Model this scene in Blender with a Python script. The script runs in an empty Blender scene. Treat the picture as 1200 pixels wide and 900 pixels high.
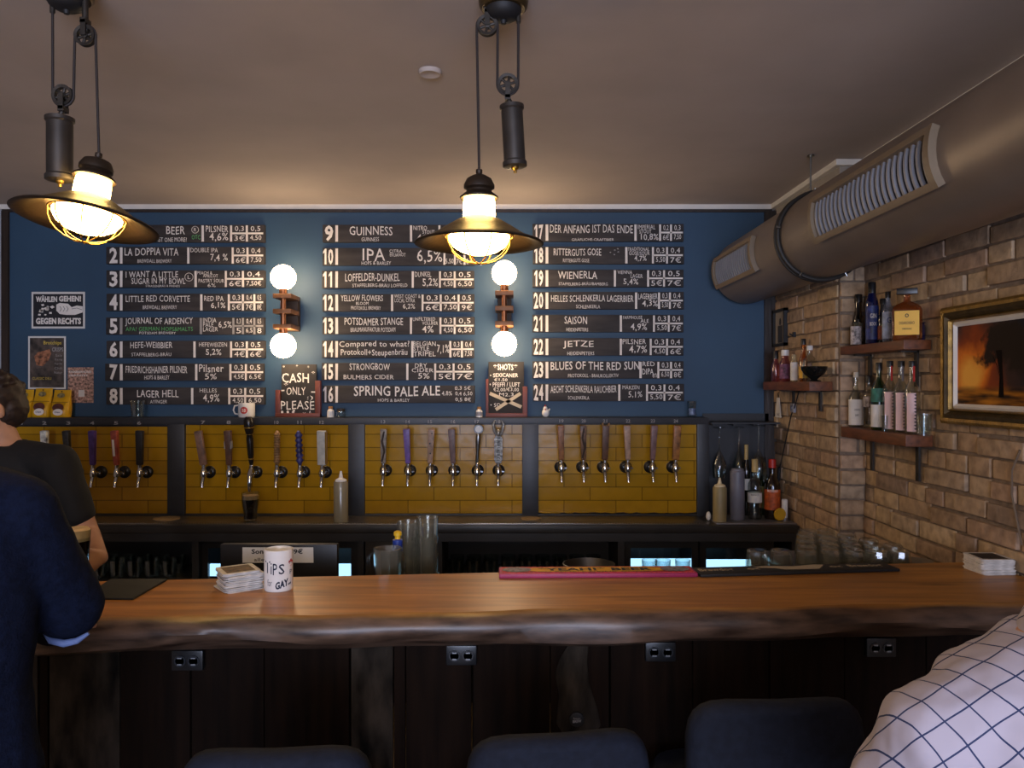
import bpy, bmesh, math, random
from mathutils import Vector, Matrix, noise
C = bpy.context
SC = C.scene
random.seed(7)
PI = math.pi
F = 900.0            # focal length in pixels of the 1200 x 900 frame
CAMZ = 1.65

# ------------------------------------------------------------------ camera, world, light, exposure
cam = bpy.data.cameras.new('camera'); camo = bpy.data.objects.new('camera', cam)
SC.collection.objects.link(camo)
cam.sensor_width = 36; cam.lens = 27; cam.clip_start = .02
camo.location = (0, 0, CAMZ); camo.rotation_euler = (PI/2, 0, 0)
SC.camera = camo
SC.view_settings.view_transform = 'Standard'; SC.view_settings.look = 'None'
SC.view_settings.gamma = 1; SC.view_settings.exposure = 0.75
SC.view_settings.use_curve_mapping = False
SC.cycles.sample_clamp_indirect = 4
SC.cycles.max_bounces = 10; SC.cycles.transparent_max_bounces = 24
W = bpy.data.worlds.new('world'); SC.world = W; W.use_nodes = True
W.node_tree.nodes['Background'].inputs[0].default_value = (.35, .5, .9, 1)
W.node_tree.nodes['Background'].inputs[1].default_value = 0.35

def area_light(name, loc, rot, sx, sy, power, color):
    l = bpy.data.lights.new(name, 'AREA'); l.shape = 'RECTANGLE'; l.size = sx; l.size_y = sy
    l.energy = power; l.color = color
    o = bpy.data.objects.new(name, l); SC.collection.objects.link(o)
    o.location = loc; o.rotation_euler = rot
    return o
# daylight through the front window behind the photographer
area_light('daylight', (0.05, -3.44, 1.55), (PI/2+.5, 0, 0), 2.7, 1.5, 140, (.62, .71, 1.0))
# unseen point lights added behind the photographer to lift the room's ambience
for _x, _y in ((-1.6, -.9), (.2, -1.3), (-.6, -2.4)):
    _l = bpy.data.lights.new('added_fill_light', 'POINT'); _l.energy = 14; _l.color = (1, .80, .62); _l.shadow_soft_size = .15
    _o = bpy.data.objects.new('added_fill_light', _l); SC.collection.objects.link(_o); _o.location = (_x, _y, 1.95)

PENDANT_POWER = 26.0
GLOBE_POWER = 19.0

# ------------------------------------------------------------------ helpers
def P(px, py, d):
    return Vector(((px-600)/F*d, d, CAMZ-(py-450)/F*d))
def PX(px, d): return (px-600)/F*d
def PZ(py, d): return CAMZ-(py-450)/F*d

def lin(h):
    h = h.lstrip('#'); out = []
    for i in (0, 2, 4):
        c = int(h[i:i+2], 16)/255
        out.append(c/12.92 if c <= .04045 else ((c+.055)/1.055)**2.4)
    return (*out, 1)

MATS = {}
def M(name, col, rough=.5, metal=0, var=.12, scale=14, bump=0, bscale=60, spec=.5, coat=0, stretch=None, emit=0, ecol=None, alpha=None, sheen=0):
    if name in MATS: return MATS[name]
    m = bpy.data.materials.new(name); m.use_nodes = True
    nt = m.node_tree; b = nt.nodes['Principled BSDF']
    c = lin(col)
    b.inputs['Roughness'].default_value = rough; b.inputs['Metallic'].default_value = metal
    b.inputs['Specular IOR Level'].default_value = spec; b.inputs['Coat Weight'].default_value = coat
    b.inputs['Sheen Weight'].default_value = sheen
    tc = nt.nodes.new('ShaderNodeTexCoord'); mp = nt.nodes.new('ShaderNodeMapping')
    nt.links.new(tc.outputs['Object'], mp.inputs[0])
    if stretch: mp.inputs['Scale'].default_value = stretch
    if var > 0:
        n = nt.nodes.new('ShaderNodeTexNoise'); n.inputs['Scale'].default_value = scale; n.inputs['Detail'].default_value = 5
        r = nt.nodes.new('ShaderNodeValToRGB')
        r.color_ramp.elements[0].position = .3; r.color_ramp.elements[1].position = .7
        r.color_ramp.elements[0].color = (*[x*(1-var*1.6) for x in c[:3]], 1)
        r.color_ramp.elements[1].color = (*[min(1, x*(1+var*1.2)) for x in c[:3]], 1)
        nt.links.new(mp.outputs[0], n.inputs['Vector']); nt.links.new(n.outputs['Fac'], r.inputs[0])
        nt.links.new(r.outputs[0], b.inputs['Base Color'])
    else:
        b.inputs['Base Color'].default_value = c
    if bump:
        n2 = nt.nodes.new('ShaderNodeTexNoise'); n2.inputs['Scale'].default_value = bscale; n2.inputs['Detail'].default_value = 4
        bp = nt.nodes.new('ShaderNodeBump'); bp.inputs['Strength'].default_value = bump; bp.inputs['Distance'].default_value = .01
        nt.links.new(mp.outputs[0], n2.inputs['Vector']); nt.links.new(n2.outputs['Fac'], bp.inputs['Height'])
        nt.links.new(bp.outputs[0], b.inputs['Normal'])
    if emit:
        b.inputs['Emission Color'].default_value = lin(ecol or col); b.inputs['Emission Strength'].default_value = emit
    MATS[name] = m
    return m

def glass_mat(name, col='#e8f0f0', rough=.03, gloss=.55, body=0.0, bodycol=None):
    """thin clear glass: transparent with fresnel-weighted gloss, optionally a tinted body"""
    if name in MATS: return MATS[name]
    m = bpy.data.materials.new(name); m.use_nodes = True; nt = m.node_tree
    for n in list(nt.nodes): nt.nodes.remove(n)
    out = nt.nodes.new('ShaderNodeOutputMaterial'); tr = nt.nodes.new('ShaderNodeBsdfTransparent'); gl = nt.nodes.new('ShaderNodeBsdfGlossy')
    tr.inputs[0].default_value = lin(col); gl.inputs['Roughness'].default_value = rough
    lw = nt.nodes.new('ShaderNodeLayerWeight'); lw.inputs['Blend'].default_value = .35
    mu = nt.nodes.new('ShaderNodeMath'); mu.operation = 'MULTIPLY_ADD'; mu.inputs[1].default_value = gloss; mu.inputs[2].default_value = .06
    mx = nt.nodes.new('ShaderNodeMixShader')
    nt.links.new(lw.outputs['Facing'], mu.inputs[0]); nt.links.new(mu.outputs[0], mx.inputs[0])
    src = tr
    if body:
        df = nt.nodes.new('ShaderNodeBsdfDiffuse'); df.inputs[0].default_value = lin(bodycol or col)
        m0 = nt.nodes.new('ShaderNodeMixShader'); m0.inputs[0].default_value = body
        nt.links.new(tr.outputs[0], m0.inputs[1]); nt.links.new(df.outputs[0], m0.inputs[2]); src = m0
    nt.links.new(src.outputs[0], mx.inputs[1]); nt.links.new(gl.outputs[0], mx.inputs[2]); nt.links.new(mx.outputs[0], out.inputs[0])
    MATS[name] = m; return m

def emit_mat(name, col, strength):
    if name in MATS: return MATS[name]
    m = bpy.data.materials.new(name); m.use_nodes = True; nt = m.node_tree
    for n in list(nt.nodes): nt.nodes.remove(n)
    out = nt.nodes.new('ShaderNodeOutputMaterial'); e = nt.nodes.new('ShaderNodeEmission')
    e.inputs[0].default_value = lin(col); e.inputs[1].default_value = strength
    nt.links.new(e.outputs[0], out.inputs[0]); MATS[name] = m; return m

class MB:
    """collects shapes; build() links them as one mesh object"""
    def __init__(s): s.v = []; s.f = []; s.mi = []
    def add(s, vs, fs, mi=0):
        o = len(s.v); s.v += [tuple(v) for v in vs]
        s.f += [tuple(i+o for i in f) for f in fs]; s.mi += [mi]*len(fs); return s
    def box(s, c, d, rot=None, mi=0, taper=1.0):
        vs = []
        for z in (-1, 1):
            k = taper if z > 0 else 1
            for x, y in ((-1, -1), (1, -1), (1, 1), (-1, 1)):
                p = Vector((x*d[0]/2*k, y*d[1]/2*k, z*d[2]/2))
                if rot is not None: p = rot @ p
                vs.append(Vector(c)+p)
        return s.add(vs, [(0, 3, 2, 1), (4, 5, 6, 7), (0, 1, 5, 4), (1, 2, 6, 5), (2, 3, 7, 6), (3, 0, 4, 7)], mi)
    def bb(s, a, b, mi=0):
        return s.box([(a[i]+b[i])/2 for i in range(3)], [abs(b[i]-a[i]) for i in range(3)], None, mi)
    def rings(s, rings, closed_ends=True, mi=0, loop=False):
        n = len(rings[0]); vs = [p for r in rings for p in r]; fs = []
        m = len(rings)
        for i in range(m if loop else m-1):
            j = (i+1) % m
            for k in range(n):
                l = (k+1) % n
                fs.append((i*n+k, i*n+l, j*n+l, j*n+k))
        if closed_ends and not loop:
            fs.append(tuple(range(n-1, -1, -1))); fs.append(tuple((m-1)*n+k for k in range(n)))
        return s.add(vs, fs, mi)
    def lathe(s, prof, c=(0, 0, 0), n=24, mi=0, caps=True, rot=None, sx=1, sy=1):
        rs = []
        for r, z in prof:
            ring = []
            for k in range(n):
                a = 2*PI*k/n
                p = Vector((max(r, 1e-4)*math.cos(a)*sx, max(r, 1e-4)*math.sin(a)*sy, z))
                if rot is not None: p = rot @ p
                ring.append(Vector(c)+p)
            rs.append(ring)
        return s.rings(rs, caps, mi)
    def cyl(s, a, b, r, r2=None, n=16, mi=0):
        a = Vector(a); b = Vector(b); d = b-a
        q = d.to_track_quat('Z', 'Y').to_matrix()
        return s.lathe([(r, 0), (r2 if r2 is not None else r, d.length)], a, n, mi, True, q)
    def tube(s, pts, r, n=8, mi=0, loop=False):
        pts = [Vector(p) for p in pts]; rs = []; m = len(pts); up = None
        for i, p in enumerate(pts):
            if loop: t = pts[(i+1) % m]-pts[i-1]
            else: t = pts[min(i+1, m-1)]-pts[max(i-1, 0)]
            t.normalize()
            if up is None:
                up = Vector((0, 0, 1)) if abs(t.z) < .9 else Vector((1, 0, 0))
            sd = t.cross(up).normalized(); up = sd.cross(t).normalized()
            rr = r[i] if isinstance(r, (list, tuple)) else r
            rs.append([p+sd*rr*math.cos(2*PI*k/n)+up*rr*math.sin(2*PI*k/n) for k in range(n)])
        return s.rings(rs, True, mi, loop)
    def cap(s, a, ra, b, rb, n=14, mi=0):
        """tapered capsule"""
        a = Vector(a); b = Vector(b); d = b-a; q = d.to_track_quat('Z', 'Y').to_matrix(); L = d.length
        prof = [(ra*math.sin(t*PI/8), -ra*math.cos(t*PI/8)) for t in range(0, 5)]
        prof += [(rb*math.cos(t*PI/8), L+rb*math.sin(t*PI/8)) for t in range(0, 5)]
        return s.lathe(prof, a, n, mi, True, q)
    def ell(s, c, rx, ry, rz, rot=None, n=18, mi=0):
        prof = [(math.sin(PI*t/12), -math.cos(PI*t/12)*rz) for t in range(13)]
        rs = []
        for r, z in prof:
            ring = []
            for k in range(n):
                a = 2*PI*k/n; p = Vector((max(r, 1e-4)*rx*math.cos(a), max(r, 1e-4)*ry*math.sin(a), z))
                if rot is not None: p = rot @ p
                ring.append(Vector(c)+p)
            rs.append(ring)
        return s.rings(rs, True, mi)
    def prism(s, poly, fn, t0, t1, mi=0):
        """poly: 2D outline; fn(u, v, t) -> point; extruded from t0 to t1"""
        n = len(poly)
        return s.rings([[fn(u, v, t0) for u, v in poly], [fn(u, v, t1) for u, v in poly]], True, mi)
    def grid(s, fn, nu, nv, mi=0):
        vs = [fn(i/nu, j/nv) for j in range(nv+1) for i in range(nu+1)]
        fs = [(j*(nu+1)+i, j*(nu+1)+i+1, (j+1)*(nu+1)+i+1, (j+1)*(nu+1)+i) for j in range(nv) for i in range(nu)]
        return s.add(vs, fs, mi)
    def quad(s, a, b, c, d, mi=0): return s.add([a, b, c, d], [(0, 1, 2, 3)], mi)
    def text(s, t, fn, bold=0.0, mi=0, wob=.0):
        vs, fs = text_shape(t, bold)
        ph = random.random()*6
        return s.add([fn(u, v+wob*math.sin(u*9+ph)) for u, v in vs], fs, mi)
    def build(s, name, mat, parent=None, smooth=True, bevel=0, loc=None, ang=38, seg=2):
        me = bpy.data.meshes.new(name); me.from_pydata(s.v, [], s.f)
        for m in (mat if isinstance(mat, (list, tuple)) else [mat]): me.materials.append(m)
        for p, i in zip(me.polygons, s.mi): p.material_index = i
        bm = bmesh.new(); bm.from_mesh(me)
        bmesh.ops.recalc_face_normals(bm, faces=bm.faces)
        if bevel:
            es = [e for e in bm.edges if len(e.link_faces) == 2 and e.calc_face_angle(0) > math.radians(35)]
            bmesh.ops.bevel(bm, geom=es, offset=bevel, segments=seg, profile=.6, affect='EDGES', clamp_overlap=True)
        if smooth:
            for f in bm.faces: f.smooth = True
            for e in bm.edges:
                if len(e.link_faces) == 2 and e.calc_face_angle(0) > math.radians(ang): e.smooth = False
        bm.to_mesh(me); bm.free()
        o = bpy.data.objects.new(name, me); SC.collection.objects.link(o)
        if parent: o.parent = parent
        if loc is not None: o.location = loc
        return o

TXT = {}
def text_shape(t, bold=0.0):
    k = (t, bold)
    if k in TXT: return TXT[k]
    cu = bpy.data.curves.new('t', 'FONT'); cu.body = t; cu.resolution_u = 2; cu.offset = bold; cu.space_character = 1.05
    ob = bpy.data.objects.new('t', cu); me = bpy.data.meshes.new_from_object(ob)
    vs = [(v.co.x, v.co.y) for v in me.vertices]; fs = [tuple(p.vertices) for p in me.polygons]
    bpy.data.objects.remove(ob); bpy.data.curves.remove(cu); bpy.data.meshes.remove(me)
    x0 = min(v[0] for v in vs); x1 = max(v[0] for v in vs); y0 = min(v[1] for v in vs); y1 = max(v[1] for v in vs)
    TXT[k] = ([((x-x0)/max(1e-6, x1-x0), (y-y0)/max(1e-6, y1-y0)) for x, y in vs], fs)
    return TXT[k]
def pxbox(x0, y0, x1, y1, d):
    """maps a unit square on the picture box standing upright at depth d"""
    return lambda u, v: P(x0+(x1-x0)*u, y1+(y0-y1)*v, d)

def tag(o, label, cat, group=None, kind=None):
    o['label'] = label; o['category'] = cat
    if group: o['group'] = group
    if kind: o['kind'] = kind
    return o
def thing(name, label, cat, loc=(0, 0, 0), group=None, rot=(0, 0, 0)):
    o = bpy.data.objects.new(name, None); SC.collection.objects.link(o)
    o.empty_display_size = .05; o.location = loc; o.rotation_euler = rot
    return tag(o, label, cat, group)
def struct(o): o['kind'] = 'structure'; return o
def copy_thing(src, loc, label=None, rot=None, group=None):
    r = src.copy(); SC.collection.objects.link(r); r.location = loc
    if rot: r.rotation_euler = rot
    if label: r['label'] = label
    if group: r['group'] = group
    for ch in list(src.children):
        c = ch.copy(); SC.collection.objects.link(c); c.parent = r
        for g in list(ch.children):
            d = g.copy(); SC.collection.objects.link(d); d.parent = c
    return r

# ------------------------------------------------------------------ materials
BLACKP = M('black_paint', '#26262a', .5, var=.1)
DARKW = M('dark_wood', '#2a1f18', .5, var=.3, scale=5, stretch=(8, 8, 1), bump=.2, bscale=8)
STEEL = M('steel', '#8b8a86', .3, 1, var=.1)
CHROME = M('chrome', '#d5d5d2', .12, 1, var=0)
IRON = M('dark_iron', '#3d3833', .5, .6, var=.2, bump=.15)
CHALK = M('chalk_white', '#e6e0da', .9, var=.05)
CHALKG = M('chalk_grey', '#9a9694', .9, var=.05)
CHALKGR = M('chalk_green', '#63b06a', .9, var=.05)
WHITE = M('white_glaze', '#e8e4de', .25, var=.03)
PAPER = M('white_paper', '#dcdad6', .8, var=.03)
PAINTW = M('white_trim_paint', '#e2ddd4', .5, var=.04)
INK = M('black_ink', '#17171a', .6, var=0)
RED = M('red_print', '#b8322b', .5, var=.05)
GLASS = glass_mat('clear_glass', '#eef4f4')
PRESSED = glass_mat('pressed_glass', '#f2f2ec', .08, .7, .055, '#c8c4b8')
GLASSG = glass_mat('green_glass', '#2f5a2a', .05, .5, .45, '#16300f')
GLASSB = glass_mat('brown_glass', '#3a1c0a', .05, .5, .6, '#1c0e07')
GLASSBL = glass_mat('blue_glass', '#2a3a8a', .05, .6, .55, '#121c50')
GLASSD = glass_mat('dark_glass', '#1c1c1c', .05, .5, .7, '#0c0c0c')
GLASSP = glass_mat('pink_glass', '#e0a8b0', .05, .5, .15, '#a05a6a')
GLASSA = glass_mat('amber_glass', '#e0a050', .05, .5, .25, '#8a4a12')
WALNUT = M('walnut_shelf', '#6b3c20', .5, var=.25, scale=6, stretch=(10, 2, 10), bump=.1, bscale=30)
BLKPLASTIC = M('black_plastic', '#1a1a1c', .4, var=.05)
CREAM = M('cream', '#d8c9a4', .5, var=.05)
YELLOW = M('yellow_plastic', '#e0b21c', .45, var=.05)
BLUEP = M('blue_plastic', '#243a8c', .4, var=.05)
GOLD = M('gilt', '#8d6c2e', .4, .5, var=.25, scale=30, bump=.3, bscale=90)
MAHOG = M('mahogany_frame', '#6e3426', .5, var=.2, scale=8)
SLATE = M('slate_board', '#2b2726', .75, var=.25, scale=9, bump=.05)

# ------------------------------------------------------------------ setting: room shell
YB = 4.0; ZC = CAMZ+.93; XN = 1.47; XF = 1.365; YS = 3.2; XL = -3.6; YF = -3.5
struct(MB().bb((XL-.1, YF-.1, -.08), (XN+.15, YB+.1, 0)).build('floor', M('floor_boards', '#a08c70', .5, var=.3, scale=4, stretch=(6, 1, 1))))
struct(MB().bb((XL-.1, YF-.1, ZC), (XN+.15, YB+.1, ZC+.08)).build('ceiling', M('ceiling_paint', '#b5a9a2', .85, var=.05, scale=3, bump=.25, bscale=5)))
wall_b = struct(MB().bb((XL-.1, YB, 0), (XN+.15, YB+.1, ZC)).build('wall_back', M('pale_plaster', '#a9aab0', .9, var=.05)))
struct(MB().bb((XL-.1, YF-.1, 0), (XL, YB+.1, ZC)).build('wall_left', M('warm_plaster', '#8f8478', .9, var=.06)))
wf = MB()
wf.bb((XL, YF-.1, 0), (XN+.1, YF, .7)).bb((XL, YF-.1, 2.4), (XN+.1, YF, ZC)).bb((XL, YF-.1, .7), (-1.4, YF, 2.4)).bb((XN-.0, YF-.1, .7), (XN+.1, YF, 2.4))
struct(wf.build('wall_front', MATS['warm_plaster']))
wn = MB()
for x in (-1.37, .04, 1.44): wn.bb((x-.03, YF-.08, .7), (x+.03, YF-.02, 2.4))
wn.bb((-1.4, YF-.08, .7), (1.47, YF-.02, .76)).bb((-1.4, YF-.08, 2.34), (1.47, YF-.02, 2.4))
win = struct(wn.build('window_1', PAINTW))
MB().bb((-1.4, YF-.055, .72), (1.47, YF-.045, 2.38)).build('window_pane', GLASS, win)

# brick right wall: plaster core, bricks laid one by one on the room face
def brick_mat():
    m = bpy.data.materials.new('old_brick'); m.use_nodes = True; nt = m.node_tree; b = nt.nodes['Principled BSDF']
    b.inputs['Roughness'].default_value = .9
    g = nt.nodes.new('ShaderNodeNewGeometry'); r = nt.nodes.new('ShaderNodeValToRGB')
    cols = ['#9c8268', '#b59c7c', '#a58a6e', '#c0a88a', '#8c7868', '#b3947a', '#a88f74']
    r.color_ramp.elements[0].color = lin(cols[0]); r.color_ramp.elements[1].color = lin(cols[1]); r.color_ramp.elements[1].position = .17
    for i, c in enumerate(cols[2:]):
        e = r.color_ramp.elements.new(.33+.15*i); e.color = lin(c)
    tc = nt.nodes.new('ShaderNodeTexCoord'); n = nt.nodes.new('ShaderNodeTexNoise'); n.inputs['Scale'].default_value = 26; n.inputs['Detail'].default_value = 6
    r2 = nt.nodes.new('ShaderNodeValToRGB'); r2.color_ramp.elements[0].color = (.45, .42, .4, 1); r2.color_ramp.elements[1].color = (1.15, 1.12, 1.05, 1)
    r2.color_ramp.elements[0].position = .25; r2.color_ramp.elements[1].position = .62
    mx = nt.nodes.new('ShaderNodeMix'); mx.data_type = 'RGBA'; mx.blend_type = 'MULTIPLY'; mx.inputs[0].default_value = .8
    nt.links.new(g.outputs['Random Per Island'], r.inputs[0]); nt.links.new(tc.outputs['Object'], n.inputs['Vector'])
    nt.links.new(n.outputs['Fac'], r2.inputs[0]); nt.links.new(r.outputs[0], mx.inputs[6]); nt.links.new(r2.outputs[0], mx.inputs[7])
    nt.links.new(mx.outputs[2], b.inputs['Base Color'])
    bp = nt.nodes.new('ShaderNodeBump'); bp.inputs['Strength'].default_value = .7; bp.inputs['Distance'].default_value = .006
    nt.links.new(n.outputs['Fac'], bp.inputs['Height']); nt.links.new(bp.outputs[0], b.inputs['Normal'])
    return m
BR = 2.30     # bricks reach this height, plaster above
wr = MB().bb((XN+.001, YF, 0), (XN+.14, YS+.001, BR)).bb((XF+.001, YS+.001, 0), (XN+.14, YB, BR))
wall_r = struct(wr.build('wall_right', M('mortar', '#7d6c5c', .95, var=.2, scale=30, bump=.4)))
struct(MB().bb((XN, YF, BR), (XN+.14, YS, ZC)).bb((XF, YS, BR), (XN+.14, YB, ZC)).build('plaster', M('grey_plaster', '#9d958c', .9, var=.05), wall_r))
bk = MB()
def lay(face, a0, a1, z0, z1):
    z = z0; row = 0
    while z < z1-.02:
        a = a0-(random.random()*.2 if a1-a0 > .3 else 0)
        sag = 0
        while a < a1-.005:
            L = random.choice((.24, .23, .22, .12, .25, .2)) if a1-a0 > .3 else random.choice((.11, .06, .08))
            s0 = max(a, a0); s1 = min(a+L, a1)
            if s1-s0 > .02:
                h = .057+random.uniform(-.006, .003); t = .02+random.uniform(-.004, .008)
                c = (s0+s1)/2; w = s1-s0-.007-random.random()*.006; zz = z+h/2+random.uniform(-.003, .003)
                R = Matrix.Rotation(random.uniform(-.02, .02), 3, 'X' if face != 'S' else 'Y')
                if face == 'N': bk.box((XN+.014-t/2, c, zz), (t, w, h), R)
                elif face == 'F': bk.box((XF+.014-t/2, c, zz), (t, w, h), R)
                else: bk.box((c, YS+.014-t/2, zz), (w, t, h), R)
            a += L
        z += .065; row += 1
lay('N', -.2, YS-.005, .0, BR); lay('F', YS+.01, YB-.01, .0, BR); lay('S', XF-.002, XN+.004, .0, BR)
struct(bk.build('bricks', brick_mat(), wall_r, bevel=.010, seg=3))

# painted back panel, black dado and trims
BLUE = M('blue_wall_paint', '#2c4a64', .6, var=.07, scale=3)
struct(MB().bb((PX(10, 3.98), 3.98, PZ(488, 3.98)), (PX(897, 3.98), YB, PZ(247, 3.98))).build('blue_panel', BLUE, wall_b))
struct(MB().bb((-2.69, 3.975, 0), (XF, YB, PZ(488, 3.975))).build('dado', BLACKP, wall_b))
tr = MB().bb((PX(2, 3.97), 3.965, .9), (PX(10, 3.97), YB, PZ(247, 3.97))).bb((PX(2, 3.97), 3.97, PZ(248.5, 3.97)), (PX(905, 3.97), YB, PZ(245, 3.97)))
tr.bb((PX(896, 3.97), 3.965, .9), (XF, YB, PZ(247, 3.97)))
struct(tr.build('trim_1', DARKW))
struct(MB().bb((XL, 3.975, PZ(245, 3.975)), (XF, YB, ZC)).build('trim_2', PAINTW))
struct(MB().bb((XF-.025, YS-.025, ZC-.024), (XF, YB-.02, ZC)).bb((XF-.0, YS-.025, ZC-.024), (XN, YS, ZC)).bb((XN-.025, YF, ZC-.024), (XN, YS-.025, ZC)).build('trim_3', PAINTW))

# ------------------------------------------------------------------ air duct
ax, az, dr = 1.19, CAMZ+.57, .163
duct = thing('air_duct', 'long round grey-beige ventilation duct running under the ceiling along the brick wall', 'ventilation duct', (ax, 0, az))
DUCT = M('duct_paint', '#82756a', .4, .35, var=.08, scale=4)
prof = []
b = MB()
rs = []
for y, r in ((-1.5, dr), (2.93, dr), (2.955, dr), (3.0, dr), (3.9, dr), (3.945, dr-.012), (3.965, dr-.05), (3.968, .001)):
    rs.append([Vector((r*math.cos(2*PI*k/48), y, r*math.sin(2*PI*k/48))) for k in range(48)])
b.rings(rs); b.build('duct_tube', DUCT, duct, ang=50)
b = MB()
for yy, rr, w in ((2.945, dr+.007, .008), (2.975, dr+.007, .008)):
    b.tube([(rr*math.cos(2*PI*k/48), yy, rr*math.sin(2*PI*k/48)) for k in range(48)], w, 8, loop=True)
b.build('clamp_ring', M('rubber_dark', '#25221f', .6, var=.1), duct)
b = MB()
for a in (100, 170, 240, 300):
    a = math.radians(a); b.cyl(((dr+.004)*math.cos(a), 2.935, (dr+.004)*math.sin(a)), ((dr+.018)*math.cos(a), 2.935, (dr+.018)*math.sin(a)), .005, n=8)
b.build('bolt', STEEL, duct)
def vent(y0, y1):
    """curved grille following the tube"""
    t0, t1 = math.radians(160), math.radians(211)
    def at(t, y, r): return Vector((r*math.cos(t), y, r*math.sin(t)))
    fr = MB(); fw = .026; tw = .018/dr
    def patch(mb, ta, tb, ya, yb, ra, rb, n=8):
        for i in range(n):
            a = ta+(tb-ta)*i/n; c = ta+(tb-ta)*(i+1)/n
            vs = [at(a, ya, ra), at(c, ya, ra), at(c, yb, ra), at(a, yb, ra), at(a, ya, rb), at(c, ya, rb), at(c, yb, rb), at(a, yb, rb)]
            mb.add(vs, [(0, 3, 2, 1), (4, 5, 6, 7), (0, 1, 5, 4), (1, 2, 6, 5), (2, 3, 7, 6), (3, 0, 4, 7)])
    R0, R1 = dr-.004, dr+.020
    patch(fr, t0, t1, y0, y0+fw, R0, R1); patch(fr, t0, t1, y1-fw, y1, R0, R1)
    patch(fr, t0, t0+tw, y0+fw, y1-fw, R0, R1, 2); patch(fr, t1-tw, t1, y0+fw, y1-fw, R0, R1, 2)
    g = fr.build('vent_frame', M('vent_frame_paint', '#7d6d58', .5, var=.06), duct)
    bk_ = MB(); patch(bk_, t0+tw*.9, t1-tw*.9, y0+fw*.9, y1-fw*.9, dr-.003, dr+.002)
    n = int((y1-y0-2*fw)/.030)
    for i in range(n):
        y = y0+fw+(i+.5)*(y1-y0-2*fw)/n
        k0 = len(bk_.f); patch(bk_, t0+tw, t1-tw, y-.005, y+.005, dr-.001, dr+.010, 6); bk_.mi[k0:] = [1]*(len(bk_.f)-k0)
    bk_.build('vent_grille', [M('vent_dark', '#101218', .8, var=0), M('vent_slat_paint', '#8f929c', .5, .1, var=.05)], g)
vent(1.86, 2.62); vent(3.26, 3.88)
b = MB(); hx = PX(950, 3.12)-ax; b.cyl((hx, 3.12, dr*.8), (hx, 3.12, ZC-az), .004, n=8).cyl((hx, 3.12, ZC-az-.006), (hx, 3.12, ZC-az), .014, n=10)
b.build('hanger_rod', STEEL, duct)
tag(MB().lathe([(.001, -.004), (.03, -.012), (.034, -.006), (.034, 0)], (PX(504, 2.28), 2.28, ZC), 24).build('ceiling_cap', MATS['ceiling_paint']), 'small round painted cover plate on the ceiling behind the central pendant lamp', 'ceiling cover')

# ------------------------------------------------------------------ bar counter (live edge slab) and front
BT = 1.10
def yfront(x):
    return 1.80+(x+.93)*.055+.006*math.sin(x*7+1)+.005*math.sin(x*17)
def yback(x): return 2.24+.09*(x+.05)
slab = MB(); edge = MB(); er = []
xs = [-1.95+i*(XN-.012+1.95)/90 for i in range(91)]
rings = []
for x in xs:
    yf = yfront(x); yb = yback(x); th = .076+.010*math.sin(x*4.3+.6)+.005*math.sin(x*11)
    j = .006*noise.noise((x*9, 1, 0)); j2 = .008*noise.noise((x*6, 7, 0))
    rings.append([Vector((x, yb, 1.006)), Vector((x, yb, BT)), Vector((x, (yf+yb)/2, BT)), Vector((x, yf+.012+j, BT)), Vector((x, yf+.03, BT-.03)), Vector((x, yf+.05, 1.006)), Vector((x, yb-.1, 1.006))])
    er.append([Vector((x, yf+.012+j, BT)), Vector((x, yf+j, BT-.006)),
                  Vector((x, yf-.012+j2, BT-.02)), Vector((x, yf-.018+j2, BT-.036)), Vector((x, yf-.012-j2, BT-th+.012)), Vector((x, yf+.008, BT-th)), Vector((x, yf+.05, 1.006)), Vector((x, yf+.03, BT-.03))])
slab.rings(rings); edge.rings(er)
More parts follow.
